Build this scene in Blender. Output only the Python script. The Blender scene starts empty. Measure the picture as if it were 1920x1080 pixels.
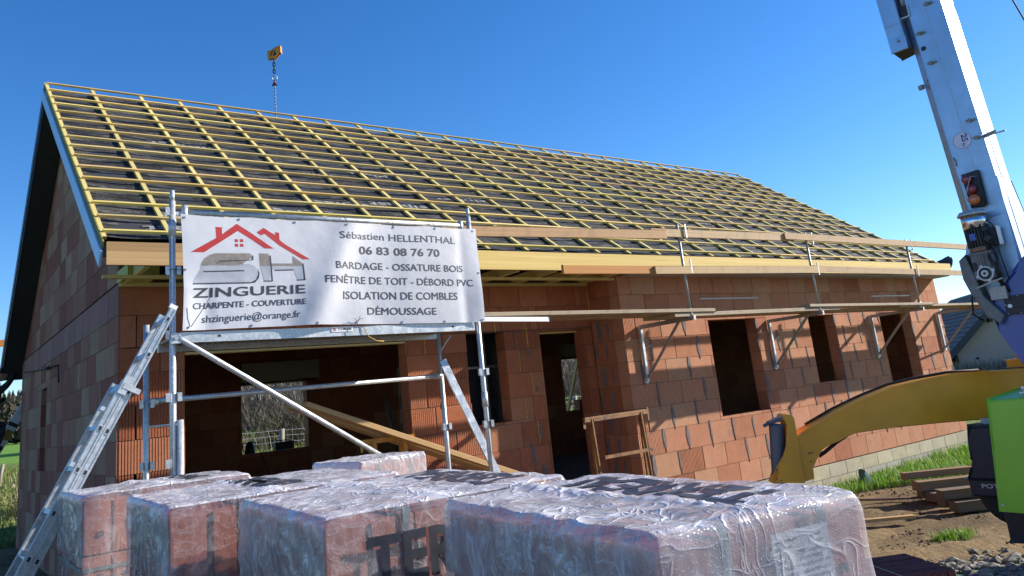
import bpy, bmesh, math, random
from mathutils import Vector, Matrix
R_ = math.radians
scn = bpy.context.scene
COL = scn.collection

# ------------------------------------------------------------------ camera, sky, sun, exposure
cam_d = bpy.data.cameras.new('camera')
cam = bpy.data.objects.new('camera', cam_d); COL.objects.link(cam)
cam.location = (-1.5985, -8.4558, 1.6077)
cam.rotation_euler = (1.80495, 0.10362, -0.63839)
cam_d.sensor_width = 36.0
cam_d.lens = 27.67
cam_d.shift_y = -0.0783
cam_d.clip_start = 0.05
cam_d.clip_end = 3000
scn.camera = cam

SUN_TO = Vector((1.0, -0.342, 0.465)).normalized()
sun_elev = math.asin(SUN_TO.z)
sun_az = math.atan2(SUN_TO.x, SUN_TO.y)
world = bpy.data.worlds.new('World'); scn.world = world
world.use_nodes = True
wn = world.node_tree; wn.nodes.clear()
sky = wn.nodes.new('ShaderNodeTexSky'); sky.sky_type = 'NISHITA'
sky.sun_disc = False; sky.sun_elevation = sun_elev; sky.sun_rotation = sun_az
sky.altitude = 600; sky.air_density = 1.0; sky.dust_density = 0.2; sky.ozone_density = 4.0
bg = wn.nodes.new('ShaderNodeBackground'); bg.inputs['Strength'].default_value = 0.10
wo = wn.nodes.new('ShaderNodeOutputWorld')
hs = wn.nodes.new('ShaderNodeHueSaturation'); hs.inputs['Saturation'].default_value = 1.25; hs.inputs['Hue'].default_value = 0.507; hs.inputs['Value'].default_value = 1.03; wn.links.new(sky.outputs[0], hs.inputs['Color']); wn.links.new(hs.outputs[0], bg.inputs[0]); wn.links.new(bg.outputs[0], wo.inputs[0])
sd = bpy.data.lights.new('sun', 'SUN'); sd.energy = 5.0; sd.angle = R_(0.5); sd.color = (1.0, 0.93, 0.82)
sun = bpy.data.objects.new('sun', sd); COL.objects.link(sun)
sun.location = (20, -10, 15)
sun.rotation_euler = SUN_TO.to_track_quat('Z', 'Y').to_euler()
scn.view_settings.view_transform = 'Standard'
scn.view_settings.look = 'None'
scn.view_settings.exposure = 1.0
scn.view_settings.gamma = 1.0
scn.render.engine = 'CYCLES'

# ------------------------------------------------------------------ helpers
class MB:
    """collects faces, then links ONE mesh object"""
    def __init__(s): s.v = []; s.f = []; s.m = []; s.uv = []; s.c = []; s.sm = []
    def face(s, pts, m=0, uv=None, col=(1, 1, 1), smooth=False):
        b = len(s.v); s.v += [tuple(p) for p in pts]; n = len(pts)
        s.f.append(list(range(b, b + n))); s.m.append(m)
        s.uv.append(uv or [(0, 0)] * n); s.c.append(col); s.sm.append(smooth)
    def mesh(s, verts, faces, m=0, col=(1, 1, 1), smooth=False, uvs=None, cols=None):
        b = len(s.v); s.v += [tuple(p) for p in verts]
        for fi, f in enumerate(faces):
            if cols: col = cols[fi]
            s.f.append([b + i for i in f]); s.m.append(m)
            s.uv.append([uvs[i] for i in f] if uvs else [(0, 0)] * len(f)); s.c.append(col); s.sm.append(smooth)
    def box(s, lo, hi, m=0, col=(1, 1, 1)):
        lo = Vector(lo); hi = Vector(hi); c = (lo + hi) / 2; d = hi - lo
        s.obox(c, (1, 0, 0), (0, 1, 0), (0, 0, 1), d.x, d.y, d.z, m, col)
    def obox(s, c, ax, ay, az, lx, ly, lz, m=0, col=(1, 1, 1)):
        """oriented box; uv: u along the longest axis in metres"""
        c = Vector(c); A = [Vector(ax).normalized(), Vector(ay).normalized(), Vector(az).normalized()]
        L = [lx, ly, lz]; k = L.index(max(L)); o1 = random.uniform(0, 50); o2 = random.uniform(0, 50)
        P = {}
        for i in (-1, 1):
            for j in (-1, 1):
                for q in (-1, 1):
                    P[(i, j, q)] = c + A[0] * (i * lx / 2) + A[1] * (j * ly / 2) + A[2] * (q * lz / 2)
        F = [[(-1, -1, -1), (-1, 1, -1), (1, 1, -1), (1, -1, -1)], [(-1, -1, 1), (1, -1, 1), (1, 1, 1), (-1, 1, 1)],
             [(-1, -1, -1), (1, -1, -1), (1, -1, 1), (-1, -1, 1)], [(1, 1, -1), (-1, 1, -1), (-1, 1, 1), (1, 1, 1)],
             [(-1, 1, -1), (-1, -1, -1), (-1, -1, 1), (-1, 1, 1)], [(1, -1, -1), (1, 1, -1), (1, 1, 1), (1, -1, 1)]]
        for f in F:
            oth = [a for a in range(3) if a != k]
            uv = [(p[k] * L[k] / 2 + o1, p[oth[0]] * L[oth[0]] / 2 + p[oth[1]] * L[oth[1]] / 2 + o2) for p in f]
            s.face([P[p] for p in f], m, uv, col)
    def bar(s, p0, p1, w, h, up=(0, 0, 1), m=0, col=(1, 1, 1)):
        p0 = Vector(p0); p1 = Vector(p1); d = p1 - p0; az = Vector(up)
        ay = az.cross(d)
        if ay.length < 1e-6: ay = Vector((0, 1, 0)).cross(d)
        ay.normalize(); az = d.cross(ay).normalized()
        s.obox((p0 + p1) / 2, d, ay, az, d.length, w, h, m, col)
    def tube(s, pts, r, n=10, m=0, col=(1, 1, 1), cap=True):
        pts = [Vector(p) for p in pts]; rings = []; rr = r if isinstance(r, (list, tuple)) else [r] * len(pts)
        b = len(s.v); ref = None
        for i, p in enumerate(pts):
            d = (pts[min(i + 1, len(pts) - 1)] - pts[max(i - 1, 0)]).normalized()
            if ref is None:
                ref = Vector((0, 0, 1)) if abs(d.z) < .9 else Vector((1, 0, 0))
            a = (ref - d * ref.dot(d)).normalized(); ref = a; c = d.cross(a)
            for k in range(n):
                t = 2 * math.pi * k / n
                s.v.append(tuple(p + a * (math.cos(t) * rr[i]) + c * (math.sin(t) * rr[i])))
        for i in range(len(pts) - 1):
            for k in range(n):
                k2 = (k + 1) % n
                s.f.append([b + i * n + k, b + i * n + k2, b + (i + 1) * n + k2, b + (i + 1) * n + k])
                s.m.append(m); s.uv.append([(0, 0)] * 4); s.c.append(col); s.sm.append(True)
        if cap:
            for q, rev in ((0, True), (len(pts) - 1, False)):
                f = [b + q * n + k for k in range(n)]
                s.f.append(f[::-1] if rev else f); s.m.append(m); s.uv.append([(0, 0)] * n); s.c.append(col); s.sm.append(False)
    def prism(s, poly, vec, m=0, col=(1, 1, 1), uv=None):
        poly = [Vector(p) for p in poly]; vec = Vector(vec); n = len(poly)
        q = [p + vec for p in poly]
        s.face(poly, m, uv, col); s.face(q[::-1], m, uv[::-1] if uv else None, col)
        for i in range(n):
            j = (i + 1) % n
            e = (poly[j] - poly[i]).length
            s.face([poly[j], poly[i], q[i], q[j]], m, [(e, 0), (0, 0), (0, vec.length), (e, vec.length)], col)
    def build(s, name, mats, parent=None, bevel=0, weld=False, recalc=True):
        me = bpy.data.meshes.new(name); me.from_pydata(s.v, [], s.f)
        if not isinstance(mats, (list, tuple)): mats = [mats]
        for x in mats: me.materials.append(x)
        uvl = me.uv_layers.new(name='UVMap'); ca = me.color_attributes.new('col', 'FLOAT_COLOR', 'CORNER')
        uvd = []; cd = []
        for i, f in enumerate(s.f):
            for u in s.uv[i]: uvd += [u[0], u[1]]; cd += [s.c[i][0], s.c[i][1], s.c[i][2], 1.0]
        uvl.data.foreach_set('uv', uvd); ca.data.foreach_set('color', cd)
        me.polygons.foreach_set('material_index', s.m)
        me.polygons.foreach_set('use_smooth', s.sm)
        if recalc or weld:
            bm = bmesh.new(); bm.from_mesh(me)
            if weld: bmesh.ops.remove_doubles(bm, verts=bm.verts, dist=1e-5)
            if recalc: bmesh.ops.recalc_face_normals(bm, faces=bm.faces)
            bm.to_mesh(me); bm.free()
        me.update()
        o = bpy.data.objects.new(name, me); COL.objects.link(o)
        if parent: o.parent = parent
        if bevel:
            if not weld:
                bm = bmesh.new(); bm.from_mesh(me); bmesh.ops.remove_doubles(bm, verts=bm.verts, dist=1e-5); bm.to_mesh(me); bm.free()
            b = o.modifiers.new('bevel', 'BEVEL'); b.width = bevel; b.segments = 2; b.limit_method = 'ANGLE'; b.angle_limit = R_(40)
        return o

def tag(o, label=None, cat=None, group=None, kind=None):
    if label: o['label'] = label
    if cat: o['category'] = cat
    if group: o['group'] = group
    if kind: o['kind'] = kind
    return o
def thing(name, label, cat, loc=(0, 0, 0), group=None):
    """Empty whose children keep world coordinates"""
    o = bpy.data.objects.new(name, None); COL.objects.link(o); o.location = loc
    o.empty_display_size = .2
    return tag(o, label, cat, group)
def part(mb, name, mats, parent, **k):
    """mesh built in world coordinates, re-expressed relative to the parents' location"""
    o = mb.build(name, mats, None, **k)
    off = Vector((0, 0, 0)); p = parent
    while p is not None: off += p.location; p = p.parent
    o.data.transform(Matrix.Translation(-off)); o.parent = parent
    return o
def solo(mb, name, mats, label, cat, loc=None, group=None, kind=None, **k):
    o = mb.build(name, mats, None, **k)
    if loc is not None:
        o.data.transform(Matrix.Translation(-Vector(loc))); o.location = loc
    return tag(o, label, cat, group, kind)

# ------------------------------------------------------------------ materials
def newmat(name):
    m = bpy.data.materials.new(name); m.use_nodes = True
    n = m.node_tree; b = n.nodes['Principled BSDF']
    return m, n, b
def N(n, t, **kw):
    x = n.nodes.new(t)
    for k, v in kw.items():
        if k in x.inputs.keys(): x.inputs[k].default_value = v
        else: setattr(x, k, v)
    return x
def ramp(n, src, stops):
    r = n.nodes.new('ShaderNodeValToRGB'); e = r.color_ramp.elements
    while len(e) < len(stops): e.new(.5)
    for i, (p, c) in enumerate(stops):
        e[i].position = p; e[i].color = (c[0], c[1], c[2], 1) if isinstance(c, (tuple, list)) else (c, c, c, 1)
    n.links.new(src, r.inputs[0]); return r.outputs[0]
def mixc(n, fac, a, b, mode='MIX'):
    x = n.nodes.new('ShaderNodeMix'); x.data_type = 'RGBA'; x.blend_type = mode
    for i, v in ((0, fac), (6, a), (7, b)):
        if hasattr(v, 'is_output'): n.links.new(v, x.inputs[i])
        else: x.inputs[i].default_value = v if i == 0 else (v[0], v[1], v[2], 1)
    return x.outputs[2]
def bump(n, b, h, strength, dist):
    u = N(n, 'ShaderNodeBump'); u.inputs['Strength'].default_value = strength; u.inputs['Distance'].default_value = dist
    n.links.new(h, u.inputs['Height']); n.links.new(u.outputs[0], b.inputs['Normal']); return u
def objco(n): return n.nodes.new('ShaderNodeTexCoord').outputs['Object']
def noise(n, scale, detail=4, rough=.6, co=None):
    x = N(n, 'ShaderNodeTexNoise'); x.inputs['Scale'].default_value = scale; x.inputs['Detail'].default_value = detail; x.inputs['Roughness'].default_value = rough
    n.links.new(co if co is not None else objco(n), x.inputs['Vector']); return x.outputs['Fac']
def math_(n, op, a, b=0.0):
    x = n.nodes.new('ShaderNodeMath'); x.operation = op
    for i, v in ((0, a), (1, b)):
        if hasattr(v, 'is_output'): n.links.new(v, x.inputs[i])
        else: x.inputs[i].default_value = v
    return x.outputs[0]

def plain(name, col, rough=.5, metal=0, var=.25, scale=6, bumps=0, spec=.5, coat=0):
    m, n, b = newmat(name)
    f = noise(n, scale, 5)
    c = ramp(n, f, [(.25, tuple(x * (1 - var) for x in col)), (.75, tuple(min(1, x * (1 + var)) for x in col))])
    n.links.new(c, b.inputs['Base Color'])
    b.inputs['Roughness'].default_value = rough; b.inputs['Metallic'].default_value = metal
    b.inputs['Specular IOR Level'].default_value = spec
    if coat: b.inputs['Coat Weight'].default_value = coat; b.inputs['Coat Roughness'].default_value = .15
    g = noise(n, scale * 7, 3)
    r = math_(n, 'ADD', math_(n, 'MULTIPLY', g, .25), rough - .12); n.links.new(r, b.inputs['Roughness'])
    if bumps: bump(n, b, g, bumps, .01)
    return m
def wood(name, ca, cb, knots=.5, dirt=0.0, saw=0.0):
    m, n, b = newmat(name)
    uv = n.nodes.new('ShaderNodeUVMap'); uv.uv_map = 'UVMap'
    mp = N(n, 'ShaderNodeMapping'); mp.inputs['Scale'].default_value = (1.3, 26, 1); n.links.new(uv.outputs[0], mp.inputs[0])
    g = noise(n, 2.2, 6, .65, mp.outputs[0])
    c = ramp(n, g, [(.25, ca), (.5, tuple((x + y) / 2 for x, y in zip(ca, cb))), (.75, cb)])
    mp2 = N(n, 'ShaderNodeMapping'); mp2.inputs['Scale'].default_value = (3.0, 9, 1); n.links.new(uv.outputs[0], mp2.inputs[0])
    vo = N(n, 'ShaderNodeTexVoronoi'); vo.inputs['Scale'].default_value = 1.0; n.links.new(mp2.outputs[0], vo.inputs['Vector'])
    kf = ramp(n, vo.outputs['Distance'], [(.05, .8 * knots), (.16, 0)])
    c = mixc(n, kf, c, tuple(x * .35 for x in ca))
    mp3 = N(n, 'ShaderNodeMapping'); mp3.inputs['Scale'].default_value = (.7, 3, 1); n.links.new(uv.outputs[0], mp3.inputs[0])
    big = noise(n, 1.3, 3, .6, mp3.outputs[0])
    c = mixc(n, ramp(n, big, [(.35, .55), (.65, 0)]), c, tuple(x * .72 for x in ca))
    if dirt:
        d = noise(n, 4, 6, .7)
        c = mixc(n, ramp(n, d, [(.5, 0), (.75, dirt)]), c, (.12, .1, .08))
    vc = n.nodes.new('ShaderNodeAttribute'); vc.attribute_name = 'col'
    c = mixc(n, 1.0, c, vc.outputs['Color'], 'MULTIPLY')
    n.links.new(c, b.inputs['Base Color']); b.inputs['Roughness'].default_value = .7; b.inputs['Specular IOR Level'].default_value = .25
    bump(n, b, g, .35, .004)
    return m
M = {}
def block_mat():
    m, n, b = newmat('terracotta')
    a = n.nodes.new('ShaderNodeAttribute'); a.attribute_name = 'col'
    co = objco(n)
    f = noise(n, 5, 6, .65, co); f2 = noise(n, 38, 4, .6, co)
    c = mixc(n, 1.0, a.outputs['Color'], ramp(n, f, [(.2, .82), (.5, 1.0), (.85, 1.14)]), 'MULTIPLY')
    c = mixc(n, 1.0, c, ramp(n, f2, [(.25, .86), (.75, 1.1)]), 'MULTIPLY')
    # pale lime bloom and dark scuffs
    f3 = noise(n, 1.7, 7, .7, co)
    c = mixc(n, ramp(n, f3, [(.58, 0), (.8, .35)]), c, (.5, .36, .27))
    f4 = noise(n, 2.6, 8, .75, co)
    c = mixc(n, ramp(n, f4, [(.24, .5), (.4, 0)]), c, (.14, .06, .045))
    n.links.new(c, b.inputs['Base Color']); b.inputs['Roughness'].default_value = .88; b.inputs['Specular IOR Level'].default_value = .15
    # fine combed lines, 9 mm pitch, from the block's own uv
    uv = n.nodes.new('ShaderNodeUVMap'); uv.uv_map = 'UVMap'
    sx = n.nodes.new('ShaderNodeSeparateXYZ'); n.links.new(uv.outputs[0], sx.inputs[0])
    w = math_(n, 'SINE', math_(n, 'MULTIPLY', sx.outputs[1], 2 * math.pi / .011))
    h = math_(n, 'ADD', math_(n, 'MULTIPLY', w, .3), f2)
    bump(n, b, h, .5, .004)
    return m
M['block'] = block_mat()
M['mortar'] = plain('mortar', (.10, .075, .06), .95, 0, .4, 30)
M['smear'] = plain('grey_smear', (.16, .13, .125), .9, 0, .35, 25, .4)
M['foam'] = plain('yellow_foam', (.6, .36, .08), .8, 0, .3, 40, .5)
M['concrete'] = plain('concrete', (.34, .31, .27), .9, 0, .2, 9, .4)
M['slab'] = plain('floor_slab', (.40, .37, .33), .9, 0, .35, 2, .3)
def parp():
    m, n, b = newmat('foundation_block')
    a = n.nodes.new('ShaderNodeAttribute'); a.attribute_name = 'col'
    f = noise(n, 3, 7, .7); g = noise(n, 90, 3)
    c = mixc(n, 1.0, a.outputs['Color'], ramp(n, f, [(.25, .75), (.75, 1.2)]), 'MULTIPLY')
    c = mixc(n, 1.0, c, ramp(n, g, [(.3, .8), (.7, 1.1)]), 'MULTIPLY')
    n.links.new(c, b.inputs['Base Color']); b.inputs['Roughness'].default_value = .95; bump(n, b, g, .6, .006); return m
M['parp'] = parp()
M['batten'] = wood('treated_batten', (.56, .44, .15), (.76, .63, .30), .35)
M['tan'] = wood('raw_board', (.44, .26, .11), (.62, .42, .21), .8)
M['yellow'] = wood('yellow_board', (.62, .43, .12), (.78, .60, .24), .9)
M['plank'] = wood('scaffold_plank', (.30, .22, .14), (.50, .40, .28), 1.0, .7)
M['guard'] = wood('guard_board', (.40, .26, .13), (.60, .43, .25), 1.2, .5)
M['orange'] = wood('wet_orange_board', (.42, .17, .04), (.58, .27, .07), .6)
M['crib'] = wood('crib_timber', (.13, .08, .05), (.26, .175, .105), .6, .6)
M['post'] = wood('weathered_post', (.22, .19, .15), (.38, .34, .28), .6, .2)
def membrane():
    m, n, b = newmat('underlay_membrane')
    co = objco(n)
    mp = N(n, 'ShaderNodeMapping'); mp.inputs['Scale'].default_value = (1.2, 6, 6); n.links.new(co, mp.inputs[0])
    f = noise(n, 2.5, 7, .72, mp.outputs[0]); g = noise(n, 70, 4, .7, co)
    k = math_(n, 'ADD', math_(n, 'MULTIPLY', f, .6), math_(n, 'MULTIPLY', g, .4))
    c = ramp(n, k, [(.42, (.007, .007, .008)), (.50, (.026, .025, .024)), (.585, (.12, .112, .102))])
    n.links.new(c, b.inputs['Base Color']); b.inputs['Roughness'].default_value = .6; b.inputs['Specular IOR Level'].default_value = .3
    bump(n, b, k, .5, .01); return m
M['membrane'] = membrane()
M['print_grey'] = plain('grey_print', (.24, .24, .24), .7, 0, .3, 20)
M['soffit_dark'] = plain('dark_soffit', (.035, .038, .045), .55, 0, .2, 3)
M['soffit_grey'] = plain('grey_soffit', (.30, .28, .27), .6, 0, .1, 3)
M['verge'] = plain('sky_tinted_verge', (.36, .52, .74), .4, 0, .08, 4)  # white board; the blue skylight on its shaded side is put into the colour
M['green_edge'] = wood('green_treated', (.22, .20, .04), (.34, .31, .09), .3)
def galv(name, col, rough, metal=.85):
    m, n, b = newmat(name)
    f = noise(n, 14, 6, .7); v = N(n, 'ShaderNodeTexVoronoi'); v.inputs['Scale'].default_value = 60; n.links.new(objco(n), v.inputs['Vector'])
    k = math_(n, 'ADD', math_(n, 'MULTIPLY', f, .7), math_(n, 'MULTIPLY', v.outputs['Distance'], .3))
    c = ramp(n, k, [(.25, tuple(x * .6 for x in col)), (.6, col), (.8, tuple(min(1, x * 1.2) for x in col))])
    n.links.new(c, b.inputs['Base Color']); b.inputs['Metallic'].default_value = metal
    n.links.new(ramp(n, f, [(.3, rough - .1), (.7, rough + .15)]), b.inputs['Roughness'])
    bump(n, b, f, .06, .01); return m
M['galv'] = galv('galvanised_steel', (.55, .57, .60), .42, .5)
M['alu'] = galv('aluminium', (.52, .54, .57), .38, .6)
M['oldsteel'] = galv('weathered_steel', (.36, .35, .34), .5, .6)
M['mast'] = plain('sky_tinted_mast_steel', (.30, .42, .58), .42, .7, .22, 1.6, .03)  # steel with the blue of the reflected sky mixed into its base colour
M['pvc'] = plain('white_pvc', (.78, .78, .78), .35, 0, .05, 3)
def banner_mat():
    m, n, b = newmat('banner_pvc')
    f = noise(n, 3, 5, .6); g = noise(n, 260, 2, .5)
    n.links.new(ramp(n, f, [(.3, (.58, .59, .65)), (.7, (.70, .70, .74))]), b.inputs['Base Color'])
    b.inputs['Roughness'].default_value = .42; b.inputs['Specular IOR Level'].default_value = .4
    bump(n, b, math_(n, 'ADD', math_(n, 'MULTIPLY', g, .12), f), .35, .012)
    tr = N(n, 'ShaderNodeBsdfTranslucent'); tr.inputs[0].default_value = (.8, .8, .85, 1)
    mx = N(n, 'ShaderNodeMixShader'); mx.inputs[0].default_value = .22
    out = n.nodes['Material Output']
    n.links.new(b.outputs[0], mx.inputs[1]); n.links.new(tr.outputs[0], mx.inputs[2]); n.links.new(mx.outputs[0], out.inputs[0]); return m
M['banner'] = banner_mat()
M['ink'] = plain('black_ink', (.028, .03, .045), .5, 0, .2, 12)
M['ink_red'] = plain('red_ink', (.40, .018, .018), .45, 0, .12, 12)
M['ink_brown'] = plain('brown_ink', (.20, .17, .155), .5, 0, .3, 20)
M['ink_silver'] = plain('silver_ink', (.33, .35, .41), .5, 0, .2, 6)
M['ink_blue'] = plain('navy_ink', (.03, .02, .22), .5, 0, .1, 12)
M['sticker'] = plain('sticker_white', (.66, .62, .74), .4, 0, .06, 12)
M['ink_white'] = plain('white_ink', (.6, .6, .6), .5, 0, .1, 12)
M['crane_yellow'] = plain('crane_yellow', (.76, .32, .014), .38, 0, .16, 3, .04, .5, .3)
M['crane_green'] = plain('crane_green', (.24, .54, .03), .42, 0, .06, 5, .03, .5, .2)
M['crane_blue'] = plain('crane_blue', (.008, .045, .30), .35, 0, .12, 7, .03, .5, .3)
M['black_plastic'] = plain('black_plastic', (.012, .014, .020), .5, 0, .35, 9, .15)
M['rubber'] = plain('black_rubber', (.015, .015, .016), .75, 0, .3, 12)
M['jack_grey'] = plain('jack_grey', (.075, .09, .11), .4, 0, .2, 9)
M['gear_grey'] = plain('gear_grey', (.15, .15, .15), .5, .2, .3, 18, .1)
M['motor_dark'] = plain('motor_dark', (.05, .052, .055), .55, .1, .3, 20)
M['rust'] = plain('rusty_brown', (.24, .14, .10), .8, 0, .3, 20)
M['chrome'] = galv('polished_cover', (.8, .82, .84), .18, 1.0)
def lens(name, c):
    m, n, b = newmat(name); b.inputs['Base Color'].default_value = (*c, 1); b.inputs['Roughness'].default_value = .15
    b.inputs['Coat Weight'].default_value = .6; v = N(n, 'ShaderNodeTexVoronoi'); v.inputs['Scale'].default_value = 120; n.links.new(objco(n), v.inputs['Vector']); bump(n, b, v.outputs['Distance'], .2, .004); return m
M['red_lens'] = lens('red_lens', (.22, .012, .018)); M['orange_lens'] = lens('orange_lens', (.55, .12, .015))
M['yellow_steel'] = plain('yellow_trestle_paint', (.50, .22, .03), .6, 0, .35, 14, .2)
def rusty_yellow():
    m, n, b = newmat('rusty_trestle_paint')
    f = noise(n, 11, 6, .75)
    n.links.new(ramp(n, f, [(.36, (.05, .024, .016)), (.48, (.22, .095, .024)), (.7, (.30, .14, .035))]), b.inputs['Base Color'])
    b.inputs['Roughness'].default_value = .7; bump(n, b, f, .3, .006); return m
M['rusty_yellow'] = rusty_yellow()

# ------------------------------------------------------------------ text helper
def text_tris(body, bold=0.0):
    cu = bpy.data.curves.new('lettering', 'FONT'); cu.body = body; cu.size = 1.0; cu.offset = bold; cu.resolution_u = 3
    cu.fill_mode = 'FRONT'
    o = bpy.data.objects.new('lettering', cu); COL.objects.link(o)
    dg = bpy.context.evaluated_depsgraph_get(); dg.update()
    me = bpy.data.meshes.new_from_object(o.evaluated_get(dg))
    bm = bmesh.new(); bm.from_mesh(me); bmesh.ops.triangulate(bm, faces=bm.faces)
    v = [(p.co.x, p.co.y) for p in bm.verts]; f = [[q.index for q in t.verts] for t in bm.faces]
    bm.free(); bpy.data.objects.remove(o); bpy.data.curves.remove(cu); bpy.data.meshes.remove(me)
    return v, f
CAP = .729
def text_on(mb, body, fn, width, cap, bold=0.0, m=0):
    """lettering scaled to width x cap height; fn(u, v) -> 3D point"""
    v, f = text_tris(body, bold)
    x0 = min(p[0] for p in v); x1 = max(p[0] for p in v)
    pts = [fn((p[0] - x0) / (x1 - x0) * width, p[1] / CAP * cap) for p in v]
    mb.mesh(pts, f, m)
def poly_tris(poly):
    bm = bmesh.new(); vs = [bm.verts.new((x, y, 0)) for x, y in poly]; bm.faces.new(vs)
    bmesh.ops.triangulate(bm, faces=bm.faces); bm.verts.index_update()
    v = [(p.co.x, p.co.y) for p in bm.verts]; f = [[q.index for q in t.verts] for t in bm.faces]; bm.free(); return v, f

# ------------------------------------------------------------------ ground
def smooth(a, b, x):
    t = max(0, min(1, (x - a) / (b - a))); return t * t * (3 - 2 * t)
def ground_z(x, y):
    z = -.03 - .40 * smooth(1.2, 8.5, x) * (1 - smooth(9, 30, y))
    z += .90 * smooth(8.8, 15, y)
    if y > 15: z += .0095 * (y - 15)
    if x > 20: z += .018 * min(x - 20, 60) * (1 - smooth(9, 30, y))
    return z
def axis_steps(lo, hi, fine_lo, fine_hi, fine, grow=1.16):
    a = []; x = fine_lo
    while x <= fine_hi: a.append(x); x += fine
    s = fine; x = a[-1]
    while x < hi: s *= grow; x += s; a.append(min(x, hi))
    s = fine; x = fine_lo; b = []
    while x > lo: s *= grow; x -= s; b.append(max(x, lo))
    return b[::-1] + a
def build_ground():
    rng = random.Random(3)
    xs = axis_steps(-700, 900, -3, 16, .13); ys = axis_steps(-60, 1100, -8.5, 0, .13)
    mb = MB(); W = len(xs)
    from mathutils import noise as nz
    v = []
    for y in ys:
        for x in xs:
            z = ground_z(x, y)
            if -4 < x < 18 and -9 < y < 0:
                z += .035 * nz.fractal(Vector((x * 1.3, y * 1.3, 0)), 1.0, 2.0, 5) * (.3 + .7 * smooth(1.5, 4, x))
                z += .02 * nz.noise(Vector((x * 5, y * 5, 3)))
                for off in (0, 1.5):
                    dr_ = (y + 3.1 + off * .8) + .28 * (x - 7) + .15 * math.sin(x * .8)
                    z -= .05 * math.exp(-(dr_ / .16) ** 2) * smooth(4.5, 6, x); z += .03 * math.exp(-((abs(dr_) - .30) / .10) ** 2) * smooth(4.5, 6, x)
            v.append((x, y, z))
    f = [[j * W + i, j * W + i + 1, (j + 1) * W + i + 1, (j + 1) * W + i] for j in range(len(ys) - 1) for i in range(W - 1)]
    mb.mesh(v, f, 0, smooth=True)
    m, n, b = newmat('ground_soil'); co = objco(n)
    sx = n.nodes.new('ShaderNodeSeparateXYZ'); n.links.new(co, sx.inputs[0])
    f1 = noise(n, 1.1, 8, .7, co); f2 = noise(n, 14, 6, .7, co); f3 = noise(n, .25, 5, .6, co)
    soil = ramp(n, f2, [(.25, (.11, .075, .04)), (.5, (.25, .17, .085)), (.8, (.36, .26, .14))])
    soil = mixc(n, ramp(n, f1, [(.42, 0), (.6, .75)]), soil, (.085, .058, .035))
    f5 = noise(n, 55, 5, .7, co); soil = mixc(n, 1, soil, ramp(n, f5, [(.3, .62), (.7, 1.25)]), 'MULTIPLY')
    vo = N(n, 'ShaderNodeTexVoronoi'); vo.inputs['Scale'].default_value = 17; n.links.new(co, vo.inputs['Vector'])
    grav = mixc(n, .55, ramp(n, vo.outputs['Distance'], [(.1, (.42, .40, .37)), (.55, (.10, .095, .09))]), vo.outputs['Color'], 'OVERLAY')
    grav = mixc(n, 1, grav, ramp(n, f2, [(.2, .5), (.8, 1.1)]), 'MULTIPLY')
    # gravel near the camera (x - y large), meadow away from the building site
    d = math_(n, 'SUBTRACT', math_(n, 'MULTIPLY', sx.outputs[1], -1.0), math_(n, 'MULTIPLY', sx.outputs[0], .52))
    d = math_(n, 'ADD', d, math_(n, 'MULTIPLY', f1, .9))
    c = mixc(n, ramp(n, math_(n, 'MULTIPLY', d, .2), [(.30, 0), (.38, 1)]), soil, grav)
    grass = ramp(n, f2, [(.2, (.045, .075, .015)), (.5, (.10, .17, .03)), (.8, (.20, .25, .06))])
    grass = mixc(n, ramp(n, f3, [(.4, 0), (.65, .6)]), grass, (.20, .19, .07))
    field = (.13, .25, .035)
    far = ramp(n, math_(n, 'MULTIPLY', sx.outputs[1], .01), [(.30, 0), (.33, 1)])
    grass = mixc(n, far, grass, field)
    gy = ramp(n, math_(n, 'ADD', math_(n, 'MULTIPLY', sx.outputs[1], .1), math_(n, 'MULTIPLY', f1, .1)), [(.88, 0), (.96, 1)])
    gx = ramp(n, math_(n, 'ADD', math_(n, 'MULTIPLY', sx.outputs[0], .05), math_(n, 'MULTIPLY', f1, .08)), [(.83, 0), (.9, 1)])
    gl = ramp(n, math_(n, 'ADD', math_(n, 'MULTIPLY', sx.outputs[0], -.1), math_(n, 'MULTIPLY', f1, .1)), [(.3, 0), (.4, 1)])
    gm = math_(n, 'MAXIMUM', math_(n, 'MAXIMUM', gy, gx), gl)
    c = mixc(n, gm, c, grass)
    n.links.new(c, b.inputs['Base Color']); b.inputs['Roughness'].default_value = .95; b.inputs['Specular IOR Level'].default_value = .15
    h = math_(n, 'ADD', math_(n, 'MULTIPLY', f5, .4), math_(n, 'ADD', math_(n, 'MULTIPLY', f2, .7), math_(n, 'MULTIPLY', f1, .6)))
    bump(n, b, h, .9, .04)
    o = mb.build('ground', m, recalc=False); tag(o, 'brown earth, gravel and meadow around the building site', 'ground', kind='structure')
build_ground()

# ------------------------------------------------------------------ the house
CH = .314; H = 10 * CH - .05; L_ = 15.5; D_ = 8.13; X1 = 6.22; PY = -.63; RY = 3.5235; RZ = 6.5686
TA = .7209; AL = math.atan(TA); SA, CA = math.sin(AL), math.cos(AL)
XL = -.2937; XR = XL + 15.6
house = thing('house', 'unfinished red brick house with bare battened roof behind the scaffold', 'house', (0, 0, 0))
PAL_F = [((.41, .150, .076), 5), ((.43, .165, .088), 3), ((.375, .128, .064), 3), ((.43, .195, .105), 1.2), ((.34, .11, .057), .8)]
PAL_P = [((.47, .212, .122), 5), ((.49, .232, .138), 4), ((.44, .188, .105), 2), ((.49, .26, .155), 1.6), ((.39, .15, .085), .8)]
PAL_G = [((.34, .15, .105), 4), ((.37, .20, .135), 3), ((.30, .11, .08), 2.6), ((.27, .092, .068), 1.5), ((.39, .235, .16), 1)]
PAL_I = [((.43, .17, .09), 3), ((.38, .14, .075), 3), ((.48, .24, .14), 1)]
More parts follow.
